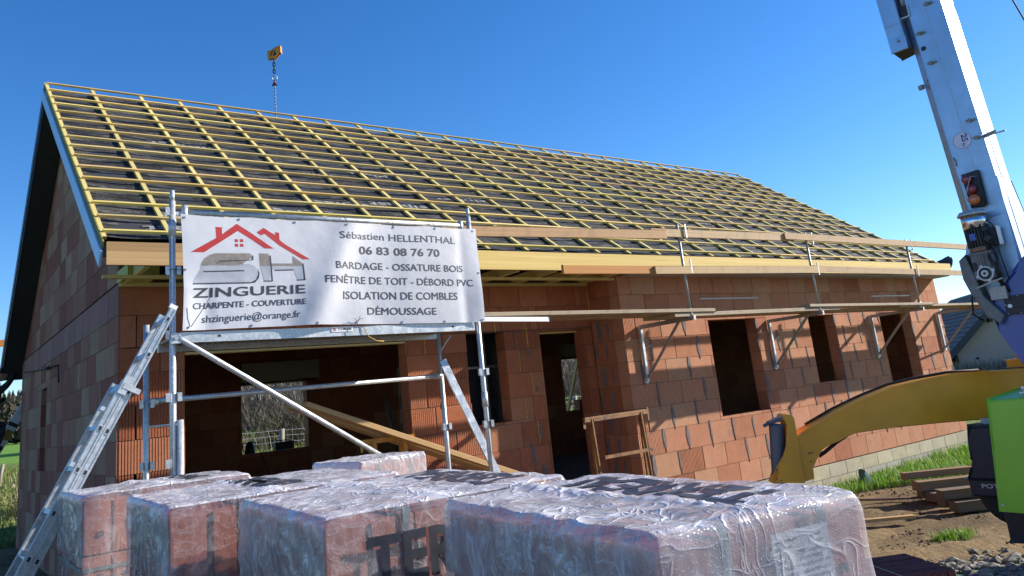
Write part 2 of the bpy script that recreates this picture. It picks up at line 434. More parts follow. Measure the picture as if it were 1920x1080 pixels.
def pick(rng, pal):
    t = rng.random() * sum(w for _, w in pal)
    for c, w in pal:
        t -= w
        if t <= 0: break
    k = rng.uniform(.93, 1.07); return tuple(x * k for x in c)
def clip(poly, pl):
    """pl: (a, b, c) keeps a*u + b*v <= c"""
    a, b, c = pl; out = []
    for i in range(len(poly)):
        p = poly[i]; q = poly[(i + 1) % len(poly)]
        dp = a * p[0] + b * p[1] - c; dq = a * q[0] + b * q[1] - c
        if dp <= 0: out.append(p)
        if dp * dq < 0:
            t = dp / (dp - dq); out.append((p[0] + (q[0] - p[0]) * t, p[1] + (q[1] - p[1]) * t))
    return out
def minus(rect, o):
    x0, x1, z0, z1 = rect; a0, a1, b0, b1 = o
    if a1 <= x0 or a0 >= x1 or b1 <= z0 or b0 >= z1: return [rect]
    r = []
    if b0 > z0: r.append((x0, x1, z0, b0))
    if b1 < z1: r.append((x0, x1, b1, z1))
    zz0, zz1 = max(z0, b0), min(z1, b1)
    if a0 > x0: r.append((x0, a0, zz0, zz1))
    if a1 < x1: r.append((a1, x1, zz0, zz1))
    return r
def blockwall(mb, O, U, T, u0, u1, z0, z1, holes, pal, seed, planes=(), rib=None, blen=.5, ch=CH, gap=.0050, zbase=0, core=True, palrow=None, smears=0, irregular=.0, foam=()):
    rng = random.Random(seed); O = Vector(O); U = Vector(U); T = Vector(T); Tn = T.normalized()
    def P(u, z, t=0): return O + U * u + Vector((0, 0, z)) + Tn * t
    th = T.length
    if core:
        rs = [(u0 + .014, u1 - .014, z0, z1 - .004)]
        for h in holes:
            hh = (h[0] - .016, h[1] + .016, h[2] - .016, h[3] + .016); rs = [q for r in rs for q in minus(r, hh)]
        for r in rs:
            poly = [(r[0], r[2]), (r[1], r[2]), (r[1], r[3]), (r[0], r[3])]
            for pl in planes: poly = clip(poly, (pl[0], pl[1], pl[2] - .006)) if poly else poly
            if len(poly) >= 3: mb.prism([P(u, z, .005) for u, z in poly], Tn * (th - .010), 1)
    k = 0; z = zbase
    while z > z0 + 1e-6: z -= ch; k -= 1
    while z < z1 - .01:
        za, zb = max(z, z0), min(z + ch, z1)
        u = u0 - (blen * .5 if k % 2 else 0) - rng.choice([0, 0, .1, .2]) * (1 if irregular else 0)
        while u < u1:
            w = blen
            if irregular and rng.random() < irregular: w = rng.choice([.12, .2, .3, .25])
            r = (max(u, u0), min(u + w, u1), za, zb); u += w
            if r[1] - r[0] < .02: continue
            rs = [r]
            for h in holes: rs = [q for x in rs for q in minus(x, h)]
            col = pick(rng, palrow(k) if palrow and palrow(k) else pal)
            for q in rs:
                if q[1] - q[0] < .015 or q[3] - q[2] < .015: continue
                g = gap; poly = [(q[0] + g, q[2] + g * .6), (q[1] - g, q[2] + g * .6), (q[1] - g, q[3] - g * .6), (q[0] + g, q[3] - g * .6)]
                for pl in planes:
                    poly = clip(poly, pl)
                    if len(poly) < 3: break
                if len(poly) < 3: continue
                jt = rng.uniform(-.0035, .0)
                ou = rng.uniform(0, 9)
                isrib = rib and rib((q[0] + q[1]) / 2, (q[2] + q[3]) / 2, rng)
                mb.prism([P(a, b, jt + (.006 if isrib else 0)) for a, b in poly], Tn * (th - jt * 2 - (.006 if isrib else 0)), 0, col, [(a + ou, b) for a, b in poly])
                if isrib:
                    pit = .027; n = int((q[1] - q[0] - .01) / pit)
                    for i in range(n):
                        a = q[0] + .006 + i * pit + (q[1] - q[0] - .012 - n * pit) / 2
                        mb.prism([P(a, q[2] + .004, jt), P(a + .0185, q[2] + .004, jt), P(a + .0185, q[3] - .004, jt), P(a, q[3] - .004, jt)], Tn * .008, 0, tuple(x * 1.08 for x in col), [(a, 0), (a + .02, 0), (a + .02, .3), (a, .3)])
                # grey glue smears at vertical joints
                if smears and q[0] > u0 + .05 and q[3] - q[2] > .2 and .3 < q[2] < 2.3 and rng.random() < smears:
                    smear(mb, P, q[0] + rng.uniform(-.012, .012), q[2] + rng.uniform(-.05, .02), q[3] + rng.uniform(-.03, .03), rng)
        z += ch; k += 1
    for (fu, fa, fb) in foam:
        pts = [P(fu + rng.uniform(-.006, .006), fa + (fb - fa) * i / 9, -.006) for i in range(10)]
        mb.tube(pts, [rng.uniform(.004, .010) for _ in pts], 6, 3)
def smear(mb, P, u, za, zb, rng):
    n = 9; lo = []; hi = []
    w0 = rng.uniform(.016, .034)
    for i in range(n):
        t = i / (n - 1); w = w0 * (math.sin(math.pi * min(1, t * 1.08 + .05)) ** .6) + rng.uniform(-.005, .005)
        zz = zb + (za - zb) * t; s = (t - .5) * .012
        lo.append((u - max(.003, w) + s, zz)); hi.append((u + max(.003, w * rng.uniform(.8, 1.2)) + s, zz))
    for i in range(n - 1):
        a, b, c, d = lo[i], hi[i], hi[i + 1], lo[i + 1]
        mb.prism([P(a[0], a[1], -.009), P(b[0], b[1], -.009), P(c[0], c[1], -.009), P(d[0], d[1], -.009)], (P(0, 0, .012) - P(0, 0, 0)), 2)
WM = [M['block'], M['mortar'], M['smear'], M['foam']]
# front wall, set back under the porch
BAY = (.62, 3.16, -.6, 2.38); W0 = (4.04, 4.64, 1.29, 2.44); DOOR = (5.25, 6.04, -.6, 2.42)
def ribF(u, z, rng):
    if z > 2.45: return False
    if u < .62: return z < 2.1
    if 3.16 < u < 4.05: return rng.random() < (.95 if u < 3.75 else .55)
    if 4.6 < u < 5.25: return u > 4.95 or rng.random() < .35
    return rng.random() < .45
mb = MB()
blockwall(mb, (0, 0, 0), (1, 0, 0), (0, .2, 0), .012, X1 - .002, -.1, 2.44, [BAY, W0, DOOR], PAL_F, 11, rib=ribF, irregular=.12,
          foam=[(5.02, 2.22, 2.5), (4.86, 1.9, 2.2), (5.03, 1.6, 1.88), (4.88, 1.28, 1.56), (5.05, .96, 1.25), (3.62, 1.55, 1.98), (4.5, 2.44, 2.56), (5.0, 2.44, 2.58), (3.42, 2.2, 2.44)])
blockwall(mb, (0, 0, 0), (1, 0, 0), (0, .2, 0), .012, X1 - .002, 2.44, H, [BAY], PAL_F, 12, irregular=.25, zbase=2.76, foam=[])
# smears either side of the door
rr = random.Random(5)
def PF(u, z, t=0): return Vector((u, t, z))
for (u, a, b) in [(4.93, .62, .98), (5.08, .45, .7), (5.02, 2.1, 2.2), (5.1, 1.62, 1.68), (5.08, .98, 1.2)]: smear(mb, PF, u, a, b, rr)
part(mb, 'wall', WM, house)
# wall of the part that stands forward
WINS = [(8.03, 9.2, .985, 2.41), (10.67, 11.48, 1.28, 2.41), (13.02, 14.2, .985, 2.41)]
mb = MB()
def ribP(u, z, rng): return (6.22 < u < 6.62 and rng.random() < .75) or rng.random() < .03
blockwall(mb, (0, PY, 0), (1, 0, 0), (0, .2, 0), X1, L_, 0, 2.512, WINS, PAL_P, 21, rib=ribP, smears=.6)
blockwall(mb, (0, PY, 0), (1, 0, 0), (0, .2, 0), X1, L_, 2.512, H, [], PAL_P, 22, zbase=2.512, ch=.30, irregular=.18)
part(mb, 'wall', WM, house)
mb = MB()
blockwall(mb, (X1, PY + .202, 0), (0, 1, 0), (.2, 0, 0), 0, .426, 0, H, [], PAL_F, 23, smears=.8)
rr = random.Random(9)
def PS(u, z, t=0): return Vector((X1 + t, PY + .2 + u, z))
for k in range(1, 8):
    for u in ((.1, .3) if k % 2 else (.17, .38)): 
        if rr.random() < .8: smear(mb, PS, u, k * CH + rr.uniform(-.02, .05), k * CH + CH + rr.uniform(-.04, .02), rr)
part(mb, 'wall', WM, house)
# left gable
def roof_under(y): return RZ - .21 / CA - TA * abs(y - RY)
gp = [(TA, 1, RZ - .21 / CA + TA * RY - 0.0), (-TA, 1, RZ - .21 / CA - TA * RY)]
mb = MB()
SLOT = (4.93, 5.48, 1.27, 2.42)
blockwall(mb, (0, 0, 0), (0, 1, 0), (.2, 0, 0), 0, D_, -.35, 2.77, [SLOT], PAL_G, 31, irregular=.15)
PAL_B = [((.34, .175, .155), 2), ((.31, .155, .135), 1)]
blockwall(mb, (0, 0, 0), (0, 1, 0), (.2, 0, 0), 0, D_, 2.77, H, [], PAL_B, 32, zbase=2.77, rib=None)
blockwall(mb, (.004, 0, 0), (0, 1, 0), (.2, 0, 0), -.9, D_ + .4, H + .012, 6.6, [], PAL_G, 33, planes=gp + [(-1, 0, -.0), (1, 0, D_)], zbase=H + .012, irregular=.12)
part(mb, 'gable_wall', WM, house)
# right gable, back wall
mb = MB()
blockwall(mb, (L_, 0, 0), (0, 1, 0), (-.2, 0, 0), PY + .202, D_, 0, H, [], PAL_P, 41)
blockwall(mb, (L_ - .004, 0, 0), (0, 1, 0), (-.2, 0, 0), PY, D_, H + .01, 6.6, [], PAL_P, 43, planes=gp, zbase=H)
part(mb, 'gable_wall', WM, house)
BW1 = (3.78, 5.16, 1.02, 2.36); BW2 = (12.3, 13.16, 1.06, 2.44); SL = (7.36, 7.44, 1.1, 2.5)
mb = MB()
blockwall(mb, (0, D_, 0), (1, 0, 0), (0, -.2, 0), 0.202, L_ - .202, -.2, H, [BW1, BW2, SL], PAL_I, 51)
part(mb, 'wall', WM, house)
# foundation and slab
mb = MB(); PALC = [((.40, .35, .25), 2), ((.34, .32, .27), 2), ((.43, .37, .25), 1.5)]
blockwall(mb, (0, PY - .015, 0), (1, 0, 0), (0, .215, 0), X1 - .02, L_ + .02, -.62, -.012, [], PALC, 61, ch=.205, zbase=-.012, blen=.5, gap=.006)
blockwall(mb, (L_ + .02, 0, 0), (0, 1, 0), (-.2, 0, 0), PY + .2, D_, -.62, -.012, [], PALC, 62, ch=.205, zbase=-.012, gap=.006)
blockwall(mb, (0, -.02, 0), (1, 0, 0), (0, .2, 0), 0, X1, -.62, -.11, [], PALC, 63, ch=.205, zbase=-.11, gap=.006)
part(mb, 'foundation', [M['parp'], M['mortar']], house)
mb = MB(); mb.box((.2, .2, -.12), (L_ - .2, D_ - .2, -.02)); mb.box((X1 + .2, PY + .2, -.12), (L_ - .2, .2, -.022))
part(mb, 'floor', M['slab'], house)
# roller shutter boxes and lintel strips
for x0, x1, z0, z1, vis in ((3.74, 5.36, 2.42, 2.78, 1), (12.22, 13.22, 2.45, 2.78, 1)):
    mb = MB(); mb.box((x0, 7.70, z0), (x1, 7.925, z1)); o = part(mb, 'shutter_box', plain('shutter_box_beige', (.50, .48, .38), .6, 0, .06, 3), house, bevel=.008)
    mb = MB(); mb.box((x0 + .05, 7.74, z0 - .055), (x1 - .05, 7.90, z0 - .004), 0); mb.box((x0 + .06, 7.735, z0 - .02), (x0 + (x1 - x0) * .7, 7.742, z0 - .006), 1)
    part(mb, 'shutter_rail', [M['motor_dark'], M['alu']], o)
for x0, x1, z in ((7.92, 9.36, 2.735), (12.85, 14.32, 2.725)):
    mb = MB(); mb.box((x0, PY - .014, z - .012), (x1, PY + .02, z + .012)); part(mb, 'lintel_strip', M['oldsteel'], house)
mb = MB(); mb.bar((.62, .06, 2.365), (3.16, .06, 2.365), .1, .022); part(mb, 'lintel_batten', M['batten'], house)
mb = MB(); mb.bar((5.26, .15, 2.405), (6.03, .15, 2.405), .06, .025); part(mb, 'lintel_batten', M['batten'], house)
# white corner bead joint
mb = MB(); mb.tube([(X1 - .012, -.012, 2.62), (X1 - .014, -.014, 2.9), (X1 - .012, -.012, 3.04)], [.006, .009, .007], 6); part(mb, 'joint_sealant', M['foam'], house)

# ---- roof
def rp(x, s, h=0, back=False):
    """point on the roof: s metres down the slope from the ridge line, h above the batten tops"""
    sg = 1 if back else -1
    return Vector((x, RY + sg * (s * CA + h * SA), RZ - s * SA + h * CA))
SE = 5.37; MEM = -.056; THK = -.20
roof = thing('roof', None, None, (0, RY, RZ)); roof.parent = house
from mathutils import noise as nz
mb = MB()
nx, ns = 261, 110; s1 = 5.545
def memh(x, s):
    ph = ((x - XL) / .6) % 1.0
    sag = -.012 * math.sin(math.pi * ph) ** 1.0
    fold = .022 * nz.fractal(Vector((x * .9, s * 9, 1.3)), 1.0, 2.0, 4) + .010 * nz.noise(Vector((x * 2.2, s * 4.5, 7)))
    if s > 5.40: sag += (s - 5.40) * .42
    return MEM + sag + fold * math.sin(math.pi * ph) ** .5
V = []; UVs = []
for j in range(ns + 1):
    s = .20 + (s1 - .20) * j / ns
    for i in range(nx + 1):
        x = XL - .0 + (XR + .03 - XL) * i / nx
        V.append(rp(x, s, memh(x, s))); UVs.append((x, s))
F = [[j * (nx + 1) + i, (j + 1) * (nx + 1) + i, (j + 1) * (nx + 1) + i + 1, j * (nx + 1) + i + 1] for j in range(ns) for i in range(nx)]
mb.mesh(V, F, 0, smooth=True)
part(mb, 'membrane', M['membrane'], roof, recalc=False)
mb = MB()   # boarding under the membrane, both slopes, and the far covering
for back in (False, True):
    s_end = 5.54 if not back else 6.17
    for (x0, x1) in ((XL, XR + .02),):
        q = [rp(x0, .22, -.075, back), rp(x1, .22, -.075, back), rp(x1, s_end, -.075, back), rp(x0, s_end, -.075, back)]
        vec = rp(0, 0, THK, back) - rp(0, 0, -.075, back)
        mb.prism(q, vec, 0)
q = [rp(XL, .3, -.05, True), rp(XR, .3, -.05, True), rp(XR, 6.17, -.05, True), rp(XL, 6.17, -.05, True)]
mb.prism(q, rp(0, 0, -.072, True) - rp(0, 0, -.05, True), 1)
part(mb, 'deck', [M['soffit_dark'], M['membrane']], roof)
# printed lettering of the membrane, upside down as the roll was laid
mb = MB(); rr = random.Random(77)
def mem_text(body, x, s, w, cap):
    text_on(mb, body, lambda u, v: rp(x - u, s - cap + v * 1.0 if False else s - (cap - v) * -1.0 - cap, 0) if False else rp(x - u, s + v - cap, memh(x - u, s + v - cap) + .004), w, cap, .02)
for i, (x, s) in enumerate([(.92, 5.58), (1.15, 4.86), (1.65, 4.86), (.95, 5.2), (2.3, 4.5), (1.5, 2.3), (2.9, 4.2), (3.8, 4.1), (5.0, 3.7), (4.0, 2.9), (6.3, 4.9), (3.0, 3.1), (7.6, 3.3), (8.8, 5.0), (10.2, 4.0), (11.6, 5.05)]):
    mem_text('siplast', x, s, .86, .115)
part(mb, 'printed_lettering', M['print_grey'], roof, recalc=False)
for i in range(27):
    mb = MB(); x = XL + .6 * i + random.Random(i).uniform(-.03, .03) * (1 if 0 < i < 26 else 0); c = random.Random(i + 50).uniform(.85, 1.1)
    w = .044
    mb.bar(rp(x, -.06, -.041), rp(x, 5.47, -.041), w, .030, rp(0, 0, 1) - rp(0, 0, 0), 0, (c, c, c * .95))
    part(mb, 'counter_batten', M['batten'], roof)
for i in range(16):
    rr = random.Random(i + 300); mb = MB(); s = SE * i / 15 + rr.uniform(-.012, .012); c = rr.uniform(.74, 1.14)
    x = XL - .0; seg = []
    xe = XR + rr.uniform(-.02, .12)
    while x < xe - .3:
        l = rr.choice([4.2, 4.8, 5.4]); x2 = min(x + l, xe); 
        if xe - x2 < .6: x2 = xe
        cc = c * rr.uniform(.80, 1.12); wm = rr.random()
        mb.bar(rp(x + .002, s, -.013), rp(x2 - .002, s + rr.uniform(-.01, .01), -.013), .036, .026, rp(0, 0, 1) - rp(0, 0, 0), 0, (cc * (1 + .12 * wm), cc * (1.02 - .10 * wm), cc * rr.uniform(.72, 1.0)))
        x = x2
    part(mb, 'batten', M['batten'], roof)
# ridge batten of the far slope
# fascia boards
FY = -1.015
mb = MB(); mb.bar((XL, FY, 3.128), (3.35, FY, 3.134), .028, .122); mb.bar((XL, FY + .004, 3.232), (3.35, FY + .004, 3.240), .026, .084, m=0, col=(.72, .68, .66)); part(mb, 'fascia_board', M['tan'], roof)  # upper board darkened: shade of the membrane overhang painted into its colour
xs = [3.36, 7.2, 11.4, 15.5]
for a, b in zip(xs[:-1], xs[1:]):
    mb = MB(); mb.bar((a, FY - .004, 3.175 + .0018 * a), (b - .004, FY - .004, 3.175 + .0018 * b), .03, .225); part(mb, 'fascia_board', M['yellow'], roof)
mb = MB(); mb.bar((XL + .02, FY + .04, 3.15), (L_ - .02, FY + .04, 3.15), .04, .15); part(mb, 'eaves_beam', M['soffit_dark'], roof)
# left verge board with its green edge
mb = MB()
def rake(x, s0, s1, h0, h1, t, back=False):
    mb.prism([rp(x, s0, h0, back), rp(x, s1, h0, back), rp(x, s1, h1, back), rp(x, s0, h1, back)], (t, 0, 0))
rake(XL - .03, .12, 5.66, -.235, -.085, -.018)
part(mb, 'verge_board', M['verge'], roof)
mb = MB(); rake(XL - .028, .02, 5.6, -.083, -.02, .012); part(mb, 'verge_edge', M['green_edge'], roof)
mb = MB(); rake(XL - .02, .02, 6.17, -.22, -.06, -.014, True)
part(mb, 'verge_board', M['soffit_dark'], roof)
# open porch soffit: battens and cross members, grey panels over the forward part
mb = MB()
mb.bar((XL + .05, -.56, 3.045), (X1 + .5, -.56, 3.045), .06, .032); part(mb, 'soffit_batten', M['batten'], roof)
mb = MB(); mb.bar((.0, -.05, 3.06), (X1 - .05, -.05, 3.055), .06, .034); part(mb, 'soffit_batten', M['batten'], roof)
for i in range(11):
    x = .05 + i * .6; mb = MB(); mb.bar((x, FY + .06, 3.115), (x, -.02, 3.115), .045, .11); part(mb, 'rafter_tail', M['batten'], roof)
mb = MB(); mb.bar((-.02, FY + .05, 3.2), (-.02, 0, 3.2), .3, .16) if False else mb.box((-.02, -.5, 3.075), (.26, -.02, 3.19)); part(mb, 'insulation_panel', plain('yellow_panel', (.45, .42, .10), .7, 0, .1, 6), roof)
mb = MB()
for a, b in ((X1 + .05, 8.2), (8.21, 10.4), (10.41, 12.9), (12.91, L_ - .01)): mb.box((a, FY + .03, 3.062), (b, PY + .02, 3.074))
part(mb, 'soffit_panel', M['soffit_grey'], roof)
mb = MB(); mb.box((X1 + .0, PY - .022, H + .002), (L_ + .01, PY - .004, H + .035)); mb.box((.0, -.018, H - .03), (X1 - .02, -.003, H + .0)); mb.box((X1 - .018, PY, H), (X1 - .003, -.02, H + .03)); part(mb, 'wall_plate_strip', M['soffit_grey'], roof)
# loose curl of membrane at the right eaves
mb = MB(); prof = [(0, 0), (.18, -.02), (.34, -.02), (.42, .015), (.47, .07), (.49, .14), (.485, .18)]
V = []; W = 7
for k, (u, h) in enumerate(prof):
    for j in range(W):
        s = 5.32 + .3 * j / (W - 1); tp = 1 - .75 * max(0, (k - 3) / 3) ** 1.2
        s = 5.47 + (s - 5.47) * tp
        V.append(rp(XR - .12 + u, s, -.05 + h + .01 * math.sin(j * 1.3 + k)))
F = [[k * W + j, k * W + j + 1, (k + 1) * W + j + 1, (k + 1) * W + j] for k in range(len(prof) - 1) for j in range(W - 1)]
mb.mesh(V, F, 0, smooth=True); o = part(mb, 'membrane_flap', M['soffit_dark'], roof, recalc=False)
sl = o.modifiers.new('thickness', 'SOLIDIFY'); sl.thickness = .004
# trusses seen through the porch and openings
for i in range(0, 14):
    x = .6 + i * 1.15; mb = MB(); mb.bar((x, .1, 3.09), (x, D_ - .1, 3.09), .05, .15); part(mb, 'ceiling_joist', M['batten'], roof)
mb = MB(); mb.box((.22, .22, 3.175), (L_ - .22, D_ - .22, 3.19)); part(mb, 'ceiling_film', plain('ceiling_boarding', (.42, .33, .20), .8, 0, .15, 2), roof)

# ------------------------------------------------------------------ scaffold tower with the banner
FYS, BYS = -2.0, -1.3; SXL, SXR = .005, 2.862
tower = thing('scaffold_tower', 'galvanised tower scaffold with a deck that carries the printed banner', 'scaffold', (1.43, -1.65, 0))
def wings(mb, x, y, z, sides=(-1, 1)):
    for sg in sides:
        mb.box((x + sg * .029 - .003, y - .030, z - .032), (x + sg * .029 + .003, y + .03, z + .032), 1)
        mb.box((x + .026 if sg > 0 else x - .058, y - .034, z - .032), (x + .058 if sg > 0 else x - .026, y - .029, z + .032), 1)
def standard(x, y, ztop, zg, zs, joint=None):
    mb = MB(); mb.tube([(x, y, zg), (x, y, ztop)], .0242, 14)
    mb.tube([(x, y, zg), (x, y, zg + .006)], .07, 12)
    if joint:
        mb.tube([(x, y, joint - .07), (x, y, joint + .07)], .030, 14); mb.tube([(x, y, ztop), (x, y, ztop + .09)], .0185, 12)
    for z, sd_ in zs: wings(mb, x, y, z, sd_)
    part(mb, 'upright', [M['galv'], M['alu']], tower)
standard(SXL, FYS, 3.40, -.03, [(3.31, (-1,)), (2.83, (-1, 1)), (2.33, (-1,)), (1.86, (-1, 1)), (1.38, (-1,))], 3.18)
standard(SXR, FYS, 3.42, -.1, [(1.86, (-1, 1)), (1.37, (-1, 1))], 1.6)
standard(-.03, BYS, 2.50, -.03, [(1.85, (-1, 1)), (1.36, (-1, 1))])
standard(2.825, BYS, 2.34, -.1, [(1.37, (-1, 1))])
mb = MB(); mb.tube([(.10, FYS, 3.315), (2.78, FYS, 3.325)], .0215, 14); mb.tube([(.10, FYS, 3.24), (.10, FYS, 3.37)], .026, 12); mb.tube([(2.76, FYS, 3.27), (2.76, FYS, 3.37)], .026, 12)
mb.bar((.02, FYS, 3.30), (.1, FYS, 3.30), .02, .03)
part(mb, 'guard_rail', M['galv'], tower)
mb = MB()
mb.box((.06, FYS - .03, 2.265), (2.80, FYS + .0, 2.345), 0); mb.box((.06, BYS - .02, 2.265), (2.80, BYS + .02, 2.345), 0)
mb.box((.06, FYS, 2.325), (2.80, BYS - .02, 2.345), 1)
for i in range(46):
    x = .1 + i * .0585; mb.box((x, FYS + .002, 2.312), (x + .028, BYS - .022, 2.3235), 2)
for x in (.35, 1.43, 2.55): mb.box((x - .012, FYS - .0315, 2.30), (x + .012, FYS - .0302, 2.318), 3)
deck = part(mb, 'deck', [M['alu'], M['plank'], M['post'], M['black_plastic']], tower)
mb = MB(); mb.box((1.30, FYS - .036, 2.302), (1.50, FYS - .0315, 2.345), 0); plate = part(mb, 'maker_plate', M['pvc'], deck)
mb = MB(); text_on(mb, 'COMABI', lambda u, v: Vector((1.362 + u, FYS - .0375, 2.315 + v)), .125, .021, .02, 0)
for k in range(3): mb.box((1.313, FYS - .0376, 2.311 + k * .009), (1.345 - k * .004, FYS - .0366, 2.316 + k * .009), 1)
part(mb, 'maker_lettering', [M['ink'], M['ink_red']], plate, recalc=False)
mb = MB(); mb.tube([(-.03, BYS, 1.868), (2.825, BYS, 1.885)], .0215, 14); mb.tube([(.0, BYS, 1.86), (.06, BYS, 1.868)], .032, 10); mb.tube([(2.76, BYS, 1.885), (2.83, BYS, 1.885)], .032, 10)
part(mb, 'ledger', M['galv'], tower)
mb = MB(); mb.tube([(.02, FYS - .045, 2.31), (.06, FYS - .045, 2.285), (2.80, FYS - .04, .50)], .0225, 14); mb.box((-.02, FYS - .06, 2.26), (.05, FYS - .03, 2.34)); mb.tube([(.015, FYS - .075, 2.30), (.015, FYS - .02, 2.30)], .016, 8)
part(mb, 'diagonal_brace', M['alu'], tower)
mb = MB(); mb.tube([(.055, FYS - .01, -.03), (.052, FYS - .01, 1.69)], .028, 14); mb.tube([(.0, FYS, 1.66), (.055, FYS - .01, 1.66)], .022, 8); mb.tube([(-.03, BYS - .02, 1.665), (.0, FYS, 1.66)], .008, 6)
part(mb, 'stabiliser_tube', M['galv'], tower)
def holes_bar(name, p0, p1, w, h, up, n, first, par, face=-1):
    p0 = Vector(p0); p1 = Vector(p1); d = (p1 - p0); l = d.length; d.normalize()
    ay = Vector(up).cross(d).normalized(); az = d.cross(ay).normalized()
    mb = MB(); mb.bar(p0, p1, w, h, up)
    o = part(mb, name, M['alu'], par, bevel=.004)
    mb = MB()
    for i in range(n):
        c = p0 + d * (first + i * .28) + ay * (face * (w / 2 + .0012)); mb.obox(c, d, az, ay, .035, .024, .002)
    part(mb, 'slot_holes', M['black_plastic'], o)
holes_bar('stabiliser_leg', (2.815, BYS - .06, 2.03), (3.52, BYS - .34, .12), .03, .075, (1, 0, .37), 6, .14, tower, 1)
mb = MB(); mb.tube([(2.825, BYS, 2.27), (2.83, BYS, 2.05)], .012, 8); mb.tube([(2.83, BYS, 2.12), (2.90, BYS - .02, 2.22), (2.95, BYS - .05, 2.29)], .009, 8); part(mb, 'hook_arm', M['galv'], tower)

# ---- banner
BX0, BX1, BZ0, BZ1 = .055, 2.905, 2.352, 3.285
def ban(x, z, off=0.0):
    u = (x - BX0) / (BX1 - BX0); v = (z - BZ0) / (BZ1 - BZ0)
    b = .020 * math.sin(math.pi * min(1, max(0, v)))                               # belly
    c = .515 - .14 * (1 - v); b += .075 * math.exp(-((u - c) / .055) ** 2) * (1 - .35 * v)
    c = .50 + .10 * (1 - v); b -= .022 * math.exp(-((u - c) / .05) ** 2) * (1 - v)
    c = .66 - .02 * v; b -= .020 * math.exp(-((u - c) / .06) ** 2) * (1 - .6 * v)
    b += .018 * math.exp(-((u - .40) / .07) ** 2) * math.exp(-((v - .25) / .3) ** 2)
    b += .030 * math.exp(-((u - 1.0) / .035) ** 2) * math.exp(-((v - .25) / .35) ** 2)
    b -= .016 * math.exp(-((u - .93) / .02) ** 2) * (1 - .5 * v)
    b += .05 * math.exp(-((u - .0) / .03) ** 2) * math.exp(-((v - .1) / .3) ** 2)
    b -= .014 * math.exp(-((u - .065) / .02) ** 2) * math.exp(-((v - .15) / .25) ** 2)
    b += .012 * math.exp(-((v - .38 - .25 * (u - .1)) / .05) ** 2) * math.exp(-(u / .12) ** 2)
    b += .010 * math.sin(math.pi * 5 * u + 1.0) * (v ** 2) * .6
    b += .006 * nz.fractal(Vector((x * 2.2, z * 2.6, .4)), 1.0, 2.0, 4)
    b *= .60
    # scallops of the top hem between its ties, sag of the lower hem
    dz = -.010 * abs(math.sin(math.pi * 5 * u)) * v ** 3 + .012 * math.sin(math.pi * u * 1.5) * (1 - v) ** 2
    dx = .012 * math.sin(math.pi * v) * ((.5 - u) * 2)
    return Vector((x + dx, -2.058 - b - off, z + dz))
NUx, NUz = 260, 86; V = []; 
for j in range(NUz + 1):
    for i in range(NUx + 1): V.append(ban(BX0 + (BX1 - BX0) * i / NUx, BZ0 + (BZ1 - BZ0) * j / NUz))
F = [[j * (NUx + 1) + i, j * (NUx + 1) + i + 1, (j + 1) * (NUx + 1) + i + 1, (j + 1) * (NUx + 1) + i] for j in range(NUz) for i in range(NUx)]
banner = thing('banner', 'white printed roofing banner tied across the tower scaffold', 'banner', (1.48, -2.06, 2.35))
mb = MB(); mb.mesh(V, F, 0, smooth=True); part(mb, 'sheet', M['banner'], banner, recalc=False)
def subdiv(v, f, mx=.035):
    """split long lettering triangles so that they follow the folds"""
    bm = bmesh.new(); vs = [bm.verts.new((p[0], p[1], 0)) for p in v]
    for t in f:
        try: bm.faces.new([vs[i] for i in t])
        except ValueError: pass
    for _ in range(6):
        e = [x for x in bm.edges if x.calc_length() > mx]
        if not e: break
        bmesh.ops.subdivide_edges(bm, edges=e, cuts=1); bmesh.ops.triangulate(bm, faces=bm.faces)
    bm.verts.index_update()
    o = ([(p.co.x, p.co.y) for p in bm.verts], [[q.index for q in t.verts] for t in bm.faces]); bm.free(); return o
def ban_text(body, x0, z0, x1, z1, cap, bold, name='lettering', mat='ink'):
    v, f = text_tris(body, 0.0); a = min(p[0] for p in v); w = max(p[0] for p in v) - a
    v = [(x0 + (p[0] - a) / w * (x1 - x0), z0 + (z1 - z0) * (p[0] - a) / w + p[1] / CAP * cap) for p in v]
    v, f = subdiv(v, f, .016); mb = MB(); k = bold * cap * 1.15
    for q, (dx, dz) in enumerate(((0, 0), (-k, k * .5), (k, -k * .5), (k, k * .5), (-k, -k * .5)) if k > 0 else ((0, 0),)):
        mb.mesh([ban(p[0] + dx, p[1] + dz, .0013 + .0002 * q) for p in v], f, 0)
    part(mb, name, M[mat], banner, recalc=False)
ban_text('Sébastien HELLENTHAL', 1.400, 3.133, 2.640, 3.122, .070, .004)
ban_text('06 83 08 76 70', 1.590, 2.992, 2.445, 2.985, .076, .028)
ban_text('BARDAGE - OSSATURE BOIS', 1.340, 2.852, 2.705, 2.838, .067, .013)
ban_text('FENÊTRE DE TOIT - DÉBORD PVC', 1.232, 2.722, 2.805, 2.698, .068, .013)
ban_text('ISOLATION DE COMBLES', 1.405, 2.578, 2.612, 2.568, .072, .013)
ban_text('DÉMOUSSAGE', 1.645, 2.438, 2.360, 2.430, .068, .013)
ban_text('ZINGUERIE', .130, 2.606, 1.052, 2.632, .078, .036)
ban_text('CHARPENTE - COUVERTURE', .130, 2.516, 1.056, 2.536, .050, .022)
ban_text('shzinguerie@orange.fr', .205, 2.408, 1.005, 2.424, .062, .004)
def art(poly, mat, name):
    """poly in artwork units of 0.9 mm"""
    p = [(.0009004 * x + .0000133 * y - .0024, .00001077 * x - .00090859 * y + 3.3046) for x, y in poly]
    v, f = poly_tris(p); v, f = subdiv(v, f, .016)
    mb = MB(); mb.mesh([ban(q[0], q[1], .0012 if mat != 'ink' else .0017) for q in v], f, 0); part(mb, name, M[mat], banner, recalc=False)
